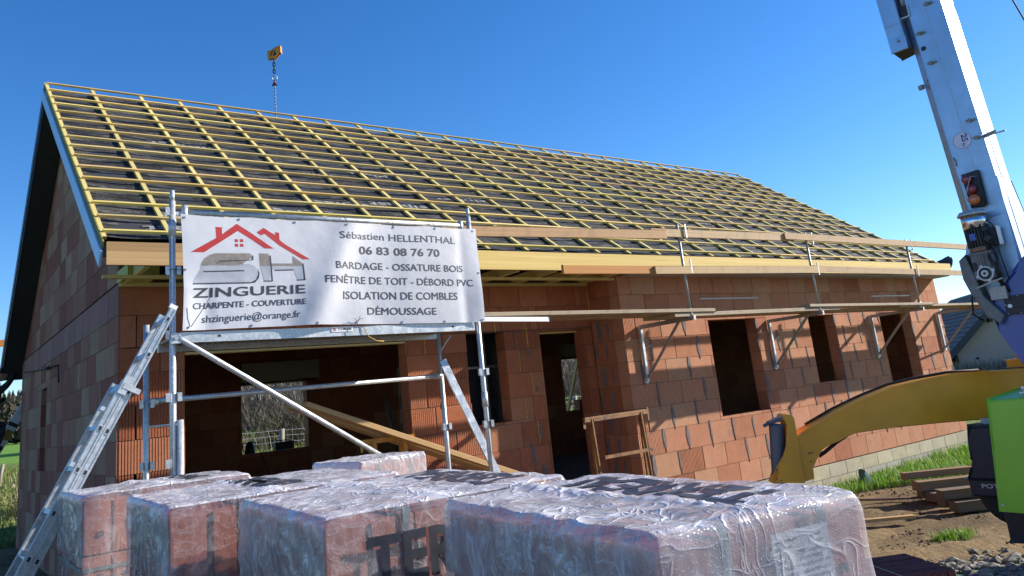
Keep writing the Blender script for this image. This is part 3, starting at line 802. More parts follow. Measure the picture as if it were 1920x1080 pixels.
art([(125, 365), (357, 228), (357, 122), (425, 128), (412, 138), (412, 195), (430, 178), (550, 90), (880, 322), (795, 322), (555, 158), (240, 365)], 'ink_red', 'roof_emblem')
art([(730, 170), (800, 122), (907, 190), (907, 160), (945, 162), (943, 235), (1000, 280), (1232, 425), (1160, 425), (940, 290), (805, 180), (770, 198)], 'ink_red', 'roof_emblem')
for a, b in (((522, 238), (550, 265)), ((568, 238), (598, 265)), ((520, 282), (548, 310)), ((566, 282), (597, 310))):
    art([a, (b[0], a[1]), b, (a[0], b[1])], 'ink_red', 'window_emblem')
art([(660, 372), (340, 372), (285, 388), (240, 420), (212, 465), (207, 487), (590, 487), (585, 467), (345, 467), (385, 418), (660, 415)], 'ink_brown', 'logo_letter')
art([(207, 488), (200, 525), (590, 525), (607, 545), (605, 572), (560, 600), (148, 600), (135, 638), (640, 636), (690, 615), (712, 580), (715, 530), (690, 490), (640, 473), (600, 488)], 'ink_silver', 'logo_letter')
art([(135, 642), (650, 640), (700, 615), (722, 570), (722, 520), (733, 560), (725, 605), (690, 645), (640, 652), (133, 655)], 'ink', 'logo_shadow')
art([(225, 535), (590, 528), (595, 540), (225, 546)], 'ink', 'logo_shadow')
art([(380, 440), (665, 432), (668, 392), (682, 392), (682, 437), (372, 452), (350, 468), (340, 466)], 'ink', 'logo_shadow')
art([(737, 372), (825, 372), (845, 465), (1060, 465), (1060, 392), (1145, 455), (1145, 490), (742, 490)], 'ink_brown', 'logo_letter')
art([(742, 491), (1145, 491), (1145, 630), (1095, 630), (1060, 520), (850, 520), (825, 632), (775, 632)], 'ink_silver', 'logo_letter')
art([(834, 390), (848, 390), (858, 637), (770, 637), (770, 628), (846, 628)], 'ink', 'logo_shadow')
art([(880, 525), (1058, 523), (1058, 533), (880, 536)], 'ink', 'logo_shadow')
art([(1152, 462), (1165, 468), (1173, 630), (1090, 632), (1090, 622), (1158, 620)], 'ink', 'logo_shadow')
for (x, z) in [(.085, 3.26), (.52, 3.268), (1.0, 3.268), (1.48, 3.268), (1.97, 3.268), (2.42, 3.268), (2.87, 3.262), (.10, 2.375), (.6, 2.37), (1.15, 2.37), (1.53, 2.37), (2.0, 2.37), (2.45, 2.37), (2.88, 2.375), (.07, 2.83), (2.89, 2.83)]:
    mb = MB(); p = ban(x, z, .004); mb.tube([p + Vector((0, .004, 0)), p + Vector((0, -.002, 0))], .011, 10, 0); mb.tube([p, p + Vector((0, -.0035, 0))], .005, 8, 1)
    part(mb, 'eyelet', [M['galv'], M['black_plastic']], banner)
for (x, z, x2, z2, y2) in [(1.48, 3.268, 1.48, 3.35, FYS), (1.97, 3.268, 1.96, 3.35, FYS), (2.42, 3.268, 2.41, 3.35, FYS), (.07, 2.83, -.03, 2.835, FYS - .03), (2.89, 2.83, 2.87, 2.86, FYS), (1.53, 2.37, 1.55, 2.28, FYS - .04), (.12, 2.38, .25, 2.60, -2.12)]:
    mb = MB(); p = ban(x, z, .005); q = Vector((x2, y2 - .026, z2)); mb.tube([p, (p + q) / 2 + Vector((0, -.006, 0)), q], .0028, 6)
    part(mb, 'cable_tie', M['rubber'], banner)
for dx in (-.04, .02, .05):
    mb = MB(); p = ban(1.53, 2.37, .008); mb.tube([p, p + Vector((dx * .6, -.02, .03)), p + Vector((dx, -.03, .07 - abs(dx)))], .0022, 5); part(mb, 'cable_tie', M['rubber'], banner)
mb = MB(); mb.tube([(1.6, -2.04, 2.345), (1.64, -2.05, 2.25), (1.72, -2.05, 2.205), (1.79, -2.05, 2.20)], .004, 6)
solo(mb, 'loose_wire', M['foam'], 'thin loose wire dangling under the middle of the scaffold deck', 'wire')

# ---- ladder leaning on the tower
lad = thing('ladder', 'aluminium extension ladder leaning on the left end of the tower scaffold', 'ladder', (-1.4, -2.2, 0))
ld = Vector((.46, 0, .888)).normalized(); lp = Vector((.888, 0, -.46)).normalized(); L0 = Vector((-1.40, 0, .0))
def ladder_section(par, base, yn, yf, l0, l1, off, w, first, name):
    for y, fc in ((yn, 1), (yf, 1)):
        p0 = base + ld * l0 + lp * off; p0.y = y; p1 = base + ld * l1 + lp * off; p1.y = y
        mb = MB(); mb.bar(p0, p1, .022, w, lp); mb.bar(p0 + lp * (w / 2 - .008), p1 + lp * (w / 2 - .008), .030, .009, lp); mb.bar(p0 - lp * (w / 2 - .008), p1 - lp * (w / 2 - .008), .030, .009, lp)
        part(mb, 'stile', M['alu'], par)
    l = l0 + first
    while l < l1 - .05:
        p = base + ld * l + lp * off; mb = MB()
        a = Vector((p.x, yn - .0135, p.z)); b = Vector((p.x, yf + .0135, p.z))
        mb.obox((a + b) / 2, (b - a), ld, lp, (b - a).length, .030, .030, 0)
        mb.obox(a + Vector((0, -.001, 0)), ld, lp, (0, 1, 0), .040, .030, .003, 0); mb.obox(a + Vector((0, -.003, 0)), ld, lp, (0, 1, 0), .026, .017, .002, 1)
        part(mb, 'rung', [M['alu'], M['black_plastic']], par, bevel=.003)
        l += .28
ladder_section(lad, L0, -2.40, -2.06, 0, 2.22, -.027, .050, .2, 'base')
ladder_section(lad, L0, -2.385, -2.075, .25, 2.80, .027, .050, .23, 'fly')
mb = MB(); p = L0 + ld * 2.2; mb.obox((p.x - .018, -2.40, p.z), ld, lp, (0, 1, 0), .13, .055, .045); mb.obox((p.x + .02, -2.40, p.z - .03), ld, lp, (0, 1, 0), .035, .12, .05); mb.obox((p.x - .03, -2.23, p.z - .02), ld, lp, (0, 1, 0), .06, .04, .36)
part(mb, 'guide_bracket', M['galv'], lad)
for l in (.5, 1.06, 1.62, 2.0):
    p = L0 + ld * l + lp * (-.060); mb = MB(); mb.obox((p.x, -2.36, p.z), (0, 1, 0), ld, lp, .10, .028, .05); part(mb, 'rung_hook', M['galv'], lad)
mb = MB(); p = L0 + ld * 2.80 + lp * .03; mb.obox((p.x, -2.38, p.z + .02), ld, lp, (0, 1, 0), .03, .055, .032); part(mb, 'end_cap', M['pvc'], lad)

# ------------------------------------------------------------------ wall scaffold: brackets, platform and guard boards
BRX = [(6.52, 'rightmost part of the porch recess', 0), (9.50, '', 1), (12.66, '', 2), (15.26, '', 3)]
BL = ['steel scaffold bracket on the red wall at the corner beside the porch', 'steel scaffold bracket on the red wall between wide and narrow window',
      'steel scaffold bracket on the red wall left of the farthest window', 'steel scaffold bracket at the far right end of the red wall']
for i, (x, _, k) in enumerate(BRX):
    t = thing('scaffold_bracket', BL[i], 'bracket', (x, PY, 1.6), 'wall brackets carrying the platform')
    yw = PY - .035; yo = -1.66
    mb = MB(); mb.bar((x, yw, 1.60), (x, yw, 2.37), .045, .045, (0, 1, 0)); mb.bar((x - .01, yw + .02, 1.58), (x + .01, yw + .02, 1.64), .07, .02, (0, 1, 0))
    part(mb, 'wall_leg', M['galv'], t, bevel=.004)
    mb = MB(); mb.bar((x, yw - .02, 2.345), (x, yo, 2.345), .045, .05); part(mb, 'arm', M['oldsteel'], t, bevel=.004)
    mb = MB(); mb.bar((x, yw - .02, 1.65), (x, yo + .28, 2.33), .03, .03); part(mb, 'strut', M['oldsteel'], t, bevel=.003)
    mb = MB(); mb.tube([(x, -1.60, 2.33), (x, -1.60, 3.60)], .019, 10); mb.tube([(x, -1.60, 2.34), (x, -1.60, 2.47)], .027, 10); part(mb, 'guard_post', M['oldsteel'], t)
    for z in (2.98, 3.46):
        mb = MB(); mb.bar((x + .08, -1.60, z - .05), (x + .08, -1.66, z - .05), .03, .012); mb.bar((x + .08, -1.665, z - .05), (x + .08, -1.665, z + .14), .03, .012, (0, 1, 0)); mb.bar((x, -1.60, z - .05), (x + .08, -1.60, z - .05), .02, .012)
        part(mb, 'board_clip', M['oldsteel'], t)
    mb = MB(); mb.bar((x + .06, yw - .01, 2.05), (x + .14, yw - .05, 2.09), .018, .02); mb.tube([(x, yw, 2.05), (x + .07, yw, 2.05)], .01, 6); part(mb, 'wedge', M['oldsteel'], t)
def board(name, x0, x1, y, z, w, h, mat, label, cat, group, tilt=0, col=(1, 1, 1), rot=0):
    mb = MB(); mb.bar((x0, y, z - tilt / 2), (x1, y + rot, z + tilt / 2), w, h, (0, 0, 1), 0, col)
    c = ((x0 + x1) / 2, y, z)
    return solo(mb, name, M[mat], label, cat, c, group, bevel=.004)
PG = 'planks of the wall platform'
board('platform_plank', 2.95, 7.0, -1.52, 2.455, .23, .045, 'plank', 'long grey platform plank running from the banner to the porch corner, outer row', 'plank', PG, -.03)
board('platform_plank', 2.7, 6.75, -1.28, 2.45, .23, .045, 'plank', 'long platform plank running from the banner to the porch corner, inner row', 'plank', PG, -.03)
board('platform_plank', 6.2, 10.05, -1.50, 2.405, .23, .045, 'plank', 'platform plank above the wide window, outer row', 'plank', PG, .02)
board('platform_plank', 6.1, 10.2, -1.26, 2.41, .23, .045, 'plank', 'platform plank above the wide window, inner row', 'plank', PG, .01)
board('platform_plank', 9.2, 13.1, -1.53, 2.445, .23, .042, 'plank', 'platform plank above the narrow window, outer row', 'plank', PG, -.03)
board('platform_plank', 9.6, 13.3, -1.27, 2.40, .23, .042, 'plank', 'platform plank above the narrow window, inner row', 'plank', PG, -.01)
board('platform_plank', 11.9, 16.3, -1.50, 2.405, .23, .042, 'plank', 'platform plank jutting past the far right wall end, outer row', 'plank', PG, -.02)
board('platform_plank', 12.3, 15.9, -1.25, 2.405, .23, .042, 'plank', 'platform plank near the far right wall end, inner row', 'plank', PG, -.02)
GG = 'guard boards of the wall scaffold'
board('guard_board', 4.38, 6.75, -1.625, 2.97, .03, .105, 'orange', 'wet orange lower guard board in front of the yellow fascia', 'plank', GG, .02)
board('guard_board', 5.9, 9.75, -1.655, 2.99, .03, .10, 'guard', 'lower guard board between the orange board and the second post', 'plank', GG, .05, (1, .98, .9))
board('guard_board', 9.45, 16.2, -1.63, 3.01, .03, .10, 'guard', 'knotty lower guard board reaching past the right wall end', 'plank', GG, -.04, (.86, .82, .78))
board('guard_board', 2.75, 6.2, -1.66, 3.395, .035, .115, 'guard', 'smooth upper guard board starting behind the banner', 'plank', GG, .09, (.95, .82, .74))
board('guard_board', 5.95, 9.1, -1.63, 3.485, .035, .11, 'guard', 'knotty middle upper guard board on the first two posts', 'plank', GG, .04)
board('guard_board', 8.85, 16.0, -1.66, 3.515, .03, .10, 'guard', 'long upper guard board on the last posts against the sky', 'plank', GG, .0, (.9, .84, .8))
board('edge_trim', 2.9, 4.05, -1.665, 2.405, .02, .045, 'pvc', 'white metal edge strip hanging under the platform beside the banner', 'trim', None, -.03)

# ------------------------------------------------------------------ trestles, beams, props
def trestle(label, x0, x1, z, y, zg, mat, mid, group, spread=.2):
    t = thing('trestle', label, 'trestle', ((x0 + x1) / 2, y, zg), group)
    mb = MB(); mb.bar((x0, y, z), (x1, y, z), .05, .05); mb.bar((x0 - .0, y, z - .1), (x0 - .0, y, z + .02), .012, .03, (1, 0, 0)); mb.bar((x1, y, z - .12), (x1, y, z + .05), .012, .03, (1, 0, 0)); part(mb, 'top_bar', M[mat], t, bevel=.004)
    for sx in (x0 + .12, x1 - .14):
        for dy in (-spread, spread * .9):
            mb = MB(); mb.bar((sx, y + dy * .2, z), (sx + (.06 if dy > 0 else .03), y + dy, zg), .034, .034, (1, 0, 0)); part(mb, 'leg', M[mat], t, bevel=.004)
    mb = MB(); mb.bar((x0 + .13, y - .15, mid), (x1 - .15, y - .15, mid), .03, .035); part(mb, 'stretcher', M[mat], t, bevel=.003)
trestle('rusty yellow steel trestle standing in front of the porch doorway', 5.02, 6.14, 1.225, -.95, -.28, 'rusty_yellow', .77, 'steel trestles', .07)
trestle('yellow steel trestle under the sloping beams in front of the wide opening', 2.13, 2.74, 1.30, -.78, -.1, 'yellow_steel', .6, 'steel trestles')
mb = MB(); d = Vector((1, 0, -.402)).normalized(); p = Vector((1.50, -.86, 1.735)); mb.bar(p, p + d * 5.05, .16, .05); solo(mb, 'timber_beam', M['tan'], 'long front roof timber sloping down across the wide opening', 'beam', tuple(p), 'timbers on the trestle', bevel=.004)
mb = MB(); p = Vector((1.42, -.68, 1.735)); mb.bar(p, p + d * 4.6, .16, .05); solo(mb, 'timber_beam', M['tan'], 'darker roof timber lying just behind the front sloping timber', 'beam', tuple(p), 'timbers on the trestle', bevel=.004)
mb = MB(); mb.tube([(6.62, 7.3, 2.05), (7.06, 7.4, 0)], .028, 8); mb.bar((6.72, 7.28, 1.8), (6.98, 7.38, .55), .05, .03); solo(mb, 'steel_prop', M['oldsteel'], 'grey steel prop leaning inside the house right of the back window', 'prop', (7.06, 7.4, 0))
mb = MB(); mb.bar((13.62, 8.7, 2.5), (12.85, 8.7, .7), .05, .09, (0, 1, 0)); solo(mb, 'brace', M['yellow'], 'yellow timber brace seen through the doorway and far window', 'brace', (12.9, 8.7, .6), bevel=.004)
mb = MB(); blk = MB(); blk.box((12.72, 7.86, 1.065), (13.14, 8.1, 1.32), 0, (.42, .17, .10)); solo(blk, 'loose_block', WM, 'loose terracotta block standing on the far window sill', 'block', (12.9, 7.95, 1.06), bevel=.006)
mb = MB(); mb.tube([(3.93, 7.95, 1.025), (3.93, 7.95, 1.05), (3.93, 7.95, 1.18), (3.93, 7.95, 1.22), (3.93, 7.95, 1.26)], [.1, .1, .085, .06, .04], 14); mb.tube([(3.86, 7.95, 1.22), (3.80, 7.95, 1.25), (3.79, 7.95, 1.15), (3.82, 7.95, 1.06)], .012, 8); mb.tube([(3.98, 7.95, 1.24), (4.06, 7.9, 1.24), (4.08, 7.86, 1.1), (4.14, 7.8, .9), (4.25, 7.7, .5)], .008, 6)
solo(mb, 'water_pump', M['black_plastic'], 'small black pump with handle and cable on the back window sill', 'pump', (3.93, 7.95, 1.02))
mb = MB(); mb.box((4.44, 7.92, 1.025), (4.84, 8.06, 1.18)); mb.tube([(4.50, 7.99, 1.18), (4.52, 7.99, 1.205), (4.76, 7.99, 1.205), (4.78, 7.99, 1.18)], .01, 8); mb.tube([(4.54, 7.918, 1.1), (4.54, 7.913, 1.1)], .05, 14); mb.tube([(4.74, 7.918, 1.1), (4.74, 7.913, 1.1)], .05, 14)
solo(mb, 'site_radio', M['black_plastic'], 'long black radio standing on the back window sill', 'radio', (4.64, 7.99, 1.02), bevel=.012)
# dark sheet and studs behind the narrow porch window
t = thing('stud_frame', 'metal stud frame with black dimpled sheet behind the narrow porch window', 'frame', (4.4, .5, 0))
mb = MB(); mb.bar((3.9, .50, 2.02), (4.9, .50, 2.02), .03, .03); part(mb, 'cross_stud', M['oldsteel'], t)
mb = MB(); mb.bar((4.60, .45, 0), (4.60, .45, 2.6), .04, .03, (0, 1, 0)); part(mb, 'stud', M['oldsteel'], t)
mb = MB(); mb.box((3.7, .62, 0), (4.95, .635, 2.6)); part(mb, 'sheet', M['black_plastic'], t)
mb = MB()
for i in range(6):
    for j in range(34): mb.tube([(4.66 + i * .045 + (j % 2) * .022, .60, 1.05 + j * .03), (4.66 + i * .045 + (j % 2) * .022, .585, 1.05 + j * .03)], .011, 6)
part(mb, 'dimpled_strip', M['jack_grey'], t)

# ------------------------------------------------------------------ shrink-wrapped packs of blocks
def wrap_mat():
    m, n, b = newmat('clear_wrap')
    a = n.nodes.new('ShaderNodeAttribute'); a.attribute_name = 'col'
    sp = n.nodes.new('ShaderNodeSeparateColor'); n.links.new(a.outputs['Color'], sp.inputs[0])
    co = objco(n)
    wn_ = N(n, 'ShaderNodeTexNoise'); wn_.inputs['Scale'].default_value = 4; n.links.new(co, wn_.inputs['Vector'])
    wv = n.nodes.new('ShaderNodeVectorMath'); wv.operation = 'SCALE'; wv.inputs['Scale'].default_value = .22; n.links.new(wn_.outputs['Color'], wv.inputs[0])
    ad = n.nodes.new('ShaderNodeVectorMath'); ad.operation = 'ADD'; n.links.new(co, ad.inputs[0]); n.links.new(wv.outputs[0], ad.inputs[1]); wco = ad.outputs[0]
    def crease(scale, sc, width):
        mp = N(n, 'ShaderNodeMapping'); mp.inputs['Scale'].default_value = sc; n.links.new(wco, mp.inputs[0])
        f = noise(n, scale, 3, .55, mp.outputs[0]); d = math_(n, 'ABSOLUTE', math_(n, 'SUBTRACT', f, .5))
        return ramp(n, d, [(0, 1), (width, .25), (width * 3, 0)])
    c1 = crease(4, (1, 1, .22), .016); c2 = crease(9, (1, .5, .3), .012); c3 = crease(7, (.22, 1, 1.3), .016)
    cr = math_(n, 'MAXIMUM', c1, math_(n, 'MULTIPLY', math_(n, 'MAXIMUM', c2, c3), .65))
    f = noise(n, 3.2, 6, .7, co); g = noise(n, 30, 5, .7, co)
    mp = N(n, 'ShaderNodeMapping'); mp.inputs['Scale'].default_value = (46, 46, 2.2); n.links.new(co, mp.inputs[0]); st = noise(n, 1, 4, .7, mp.outputs[0])
    b.inputs['Base Color'].default_value = (.72, .71, .76, 1)
    b.inputs['Roughness'].default_value = .4; b.inputs['Specular IOR Level'].default_value = .2
    k = math_(n, 'ADD', math_(n, 'MULTIPLY', math_(n, 'SUBTRACT', f, .5), 1.1), math_(n, 'MULTIPLY', math_(n, 'SUBTRACT', st, .5), .8))
    k = math_(n, 'ADD', k, math_(n, 'MULTIPLY', cr, .55))
    al = math_(n, 'ADD', sp.outputs[0], math_(n, 'MULTIPLY', k, sp.outputs[1]))
    # water drops: tiny white beads
    v = N(n, 'ShaderNodeTexVoronoi'); v.inputs['Scale'].default_value = 210; n.links.new(co, v.inputs['Vector'])
    vs = N(n, 'ShaderNodeSeparateColor'); n.links.new(v.outputs['Color'], vs.inputs[0])
    dr = math_(n, 'MULTIPLY', ramp(n, v.outputs['Distance'], [(.2, 1), (.45, 0)]), ramp(n, math_(n, 'ADD', vs.outputs[0], math_(n, 'MULTIPLY', f, .5)), [(.82, 0), (.88, 1)]))
    al = math_(n, 'ADD', al, math_(n, 'MULTIPLY', dr, sp.outputs[2]))
    cl = n.nodes.new('ShaderNodeClamp'); cl.inputs['Min'].default_value = .05; cl.inputs['Max'].default_value = .95; n.links.new(al, cl.inputs[0])
    tp = N(n, 'ShaderNodeBsdfTransparent'); m1 = N(n, 'ShaderNodeMixShader'); n.links.new(cl.outputs[0], m1.inputs[0]); n.links.new(tp.outputs[0], m1.inputs[1]); n.links.new(b.outputs[0], m1.inputs[2])
    gl = N(n, 'ShaderNodeBsdfGlossy'); gl.inputs['Roughness'].default_value = .13; gl.inputs['Color'].default_value = (.9, .9, .92, 1)
    fr = N(n, 'ShaderNodeLayerWeight'); fr.inputs['Blend'].default_value = .5; m2 = N(n, 'ShaderNodeMixShader'); n.links.new(math_(n, 'ADD', math_(n, 'MULTIPLY', math_(n, 'POWER', fr.outputs['Facing'], 4.0), .45), .035), m2.inputs[0]); n.links.new(m1.outputs[0], m2.inputs[1]); n.links.new(gl.outputs[0], m2.inputs[2]); n.links.new(m2.outputs[0], n.nodes['Material Output'].inputs[0])
    h = math_(n, 'ADD', math_(n, 'MULTIPLY', cr, 1.0), math_(n, 'ADD', math_(n, 'MULTIPLY', g, .35), math_(n, 'MULTIPLY', dr, .3)))
    bn = bump(n, b, h, .5, .008); n.links.new(math_(n, 'MULTIPLY', sp.outputs[1], .75), bn.inputs['Strength']); n.links.new(bn.outputs[0], gl.inputs['Normal']); n.links.new(bn.outputs[0], fr.inputs['Normal'])
    return m
M['wrap'] = wrap_mat()
M['strap'] = plain('grey_strap', (.16, .19, .18), .4, 0, .15, 8)
M['sheet'] = plain('paper_sheet', (.50, .47, .47), .6, 0, .05, 5)
PAL_K = [((.42, .15, .105), 3), ((.46, .18, .12), 2), ((.36, .115, .085), 2)]
def pack(seed, bx, by, yaw, w, d, top, label, front=.30, side=.34, topa=.62, slump=0.0, marks=()):
    rng = random.Random(seed); g0 = -.03
    t = thing('brick_pack', label, 'brick pack', (bx, by, g0), 'wrapped packs of red blocks')
    ca, sa = math.cos(yaw), math.sin(yaw)
    def Wd(p): return Vector((bx + p[0] * ca - p[1] * sa, by + p[0] * sa + p[1] * ca, p[2]))
    U = Vector((ca, sa, 0)); Vv = Vector((-sa, ca, 0))
    # wooden base
    mb = MB()
    for q in (.05, .5, .95): mb.obox(Wd((w / 2, d * (q * .86 + .07), g0 + .045)), U, Vv, (0, 0, 1), w, .1, .09)
    for q in range(5): mb.obox(Wd((w * (.1 + .2 * q), d / 2, g0 + .105)), Vv, U, (0, 0, 1), d, .1, .022)
    part(mb, 'pallet', M['crib'], t)
    # blocks, four layers
    z0 = g0 + .118; hl = (top - .02 - z0) / 4; mb = MB()
    nu = max(2, round(w / .32)); nv = max(3, round(d / .25))
    for k in range(4):
        for i in range(nu):
            for j in range(nv):
                if 0 < i < nu - 1 and 0 < j < nv - 1 and k < 3: continue
                lo = (w * i / nu + .005, d * j / nv + .005, z0 + hl * k + .005); hi = (w * (i + 1) / nu - .005, d * (j + 1) / nv - .005, z0 + hl * (k + 1) - .005)
                c = [(a + b) / 2 for a, b in zip(lo, hi)]; c[0] += rng.uniform(-.004, .004); c[1] += rng.uniform(-.004, .004)
                mb.obox(Wd(c), U, Vv, (0, 0, 1), hi[0] - lo[0], hi[1] - lo[1], hi[2] - lo[2], 0, pick(rng, PAL_K))
    for k in range(4):
        for i in range(nu):
            for fx_, r_ in ((.3, .016), (.72, .012)):
                if rng.random() < .55: p_ = Wd((w * (i + fx_) / nu, -.0, z0 + hl * (k + rng.uniform(.25, .75)))); mb.tube([p_ + Vv * .01, p_ - Vv * .0015], r_, 12, 1)
            mb.obox(Wd((w * (i + .5) / nu, .004, z0 + hl * (k + .5))), U, Vv, (0, 0, 1), .006, .006, hl * .9, 1)
    part(mb, 'blocks', WM, t)
    # straps
    mb = MB()
    for q in (.3, .78):
        mb.obox(Wd((w * q, .0005, (top + z0) / 2)), (0, 0, 1), U, Vv, top - z0, .022, .004); mb.obox(Wd((w * q, d / 2, top - .012)), Vv, U, (0, 0, 1), d, .022, .006)
        mb.obox(Wd((w * q, d + .006, (top + z0) / 2)), (0, 0, 1), U, Vv, top - z0, .022, .004)
    part(mb, 'strap', M['strap'], t)
    mb = MB(); zz = z0 + hl * 2.75
    for q0, q1 in (((.0, .0005), (w, .0005)), ((w + .006, -.006), (w + .006, d + .006)), ((-.006, -.006), (-.006, d + .006))):
        a = Wd((q0[0], q0[1], zz - .0)); b_ = Wd((q1[0], q1[1], zz + .01)); mb.bar(a, b_, .004, .022)
    part(mb, 'strap', M['strap'], t)
    # the film
    ctr = Vector((w / 2, d / 2, (top + g0 + .1) / 2)); hx, hy, hz = w / 2 + .005, d / 2 + .005, (top - g0 - .1) / 2 + .002
    off = Vector((seed * 7.1, seed * 3.3, 0))
    def film(q, extra=0.0):
        """q in [-1, 1]^3 on the cube -> point of the film"""
        e = 40; nrm = Vector((math.copysign(abs(q[0]) ** e, q[0]), math.copysign(abs(q[1]) ** e, q[1]), math.copysign(abs(q[2]) ** e, q[2])))
        nl = nrm.length or 1; nrm /= nl
        rnd = .016 * max(0, (abs(q[0]) ** 40 + abs(q[1]) ** 40 + abs(q[2]) ** 40) - 1)
        p = Vector((q[0] * hx, q[1] * hy, q[2] * hz)) - Vector((math.copysign(rnd, q[0]), math.copysign(rnd, q[1]), math.copysign(rnd * .8, q[2]))) * .5
        s = p + off
        left = max(0, -nrm.x); up = max(0, nrm.z); fr = max(0, -nrm.y)
        upper = smooth(-.15, .75, q[2])
        r1 = 1 - abs(nz.noise(Vector((s.x * 6, s.y * 5, s.z * 5)))) * 2.2
        r2 = 1 - abs(nz.noise(Vector((s.x * 14 + 4, s.y * 12, s.z * 9)))) * 2.2
        base = .006 + .003 * nz.noise(s * 3.5)
        ang = math.atan2(q[1] * 1.0, q[2] - .95) if left > .3 else 0
        gather = math.sin(ang * 26 + 4 * nz.noise(s * 4)) * .0028 * upper * left
        amp = left * (.004 + .009 * upper) + up * .006 + fr * .0015 + .0015
        # pleated seam along the top
        seam = .014 * math.exp(-((q[0] + .12 + .25 * nz.noise(Vector((s.y * 1.6, 3, seed)))) / .09) ** 2) * up * (.6 + .4 * math.sin(s.y * 95))
        dd = base + amp * (.6 * r1 + .4 * r2) + gather + seam
        p = p + nrm * (dd + extra)
        if slump: p.z -= slump * max(0, q[0] * -1 + .2) * max(0, q[2])
        if q[2] < -.6: p -= nrm * 0
        return Wd(p + ctr), left, up, fr
    mb = MB(); NN = 84
    faces = [(0, -1), (0, 1), (1, -1), (1, 1), (2, 1)]
    for ax, sg in faces:
        V = []; nA = NN
        a1, a2 = [a for a in range(3) if a != ax]
        for j in range(nA + 1):
            for i in range(nA + 1):
                q = [0, 0, 0]; q[ax] = sg
                fu = -1 + 2 * i / nA; fv = -1 + 2 * j / nA
                q[a1] = math.copysign(abs(fu) ** .65, fu); q[a2] = math.copysign(abs(fv) ** .65, fv)
                V.append(film(q)[0])
        F = [[j * (nA + 1) + i, j * (nA + 1) + i + 1, (j + 1) * (nA + 1) + i + 1, (j + 1) * (nA + 1) + i] for j in range(nA) for i in range(nA)]
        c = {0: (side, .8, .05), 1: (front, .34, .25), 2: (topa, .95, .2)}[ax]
        cs = None
        if ax == 0:
            cs = []
            for f in F:
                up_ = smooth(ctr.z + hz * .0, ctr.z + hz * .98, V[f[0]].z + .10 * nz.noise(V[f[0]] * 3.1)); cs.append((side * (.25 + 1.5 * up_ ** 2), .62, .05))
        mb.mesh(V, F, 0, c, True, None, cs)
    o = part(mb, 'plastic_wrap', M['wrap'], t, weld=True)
    for body, face, x0, z0_, wd, cap, kw in marks:
        v, f = text_tris(body, .03); a = min(p[0] for p in v); tw = max(p[0] for p in v) - a
        v, f = subdiv([((p[0] - a) / tw * wd, p[1] / CAP * cap) for p in v], f, .02)
        pts = []
        for u, h in v:
            if face == 'front': q = ((x0 + u - w / 2) / hx, -1, (z0_ + h - ctr.z) / hz)
            elif face == 'top_x': q = ((x0 + u - w / 2) / hx, (z0_ + h - d / 2) / hy, 1)
            else: q = ((x0 - h - w / 2) / hx, (z0_ + u - d / 2) / hy, 1)
            q = tuple(max(-1, min(1, k)) for k in q)
            pts.append(film(q, .003)[0])
        mm = MB(); mm.mesh(pts, f, 0); part(mm, 'wrap_lettering', M['ink'], o, recalc=False)
    return t, Wd, o
PK = {}
pack(1, -.775, -3.20, .0, .95, .80, 1.30, 'farthest wrapped red block pack, standing at the foot of the ladder', .15, .22, .52, marks=[('TERREAL', 'top', .75, .08, .7, .16, 0)])
pack(2, -.745, -4.96, -.065, 1.0, 1.06, 1.31, 'second wrapped red block pack from the ladder with a white top', .09, .26, .52, marks=[('TERREAL', 'top', .62, .12, .85, .2, 0)])
pack(3, -.595, -6.11, -.09, .88, 1.02, 1.308, 'wrapped red block pack with big black lettering on its sunlit face', .13, .22, .52, marks=[('TERREAL', 'front', .125, 1.10, .70, .140, 0), ('TERREAL', 'top', .80, .08, .88, .2, 0)])
_, WdD, oD = pack(4, -.42, -7.28, -.162, .59, 1.05, 1.308, 'nearest wrapped red block pack, lowest at the right, with a leaflet', .34, .20, .46, marks=[('TERREAL', 'top', .50, .10, .84, .2, 0)])
pack(5, 1.02, -3.02, .15, .60, .62, 1.252, 'bluish wrapped block pack standing behind the lettered pack', .30, .4, .5)
# leaflet under the film of the nearest pack
def leaflet():
    par = [o for o in bpy.data.objects if o.get('label', '').startswith('nearest wrapped')][0]
    mb = MB()
    for (a, b, z0, z1) in ((.30, .47, 1.00, 1.265), ):
        U = (WdD((1, 0, 0)) - WdD((0, 0, 0)))
        q = [WdD((a, -.0022, z0)), WdD((b, -.0022, z0)), WdD((b, -.0022, z1)), WdD((a, -.0022, z1))]; n_ = WdD((0, -.0015, 0)) - WdD((0, 0, 0)); mb.prism(q, n_, 0)
        rr = random.Random(4)
        for r in range(17):
            z = z1 - .02 - r * .0135; x = a + .012
            while x < b - .02:
                l = rr.uniform(.01, .035)
                if rr.random() < .75: mb.prism([WdD((x, -.0046, z)), WdD((min(x + l, b - .008), -.0046, z)), WdD((min(x + l, b - .008), -.0046, z + .005)), WdD((x, -.0046, z + .005))], n_ * .2, 1)
                x += l + .006
    part(mb, 'leaflet', [M['sheet'], M['motor_dark']], par)
leaflet()

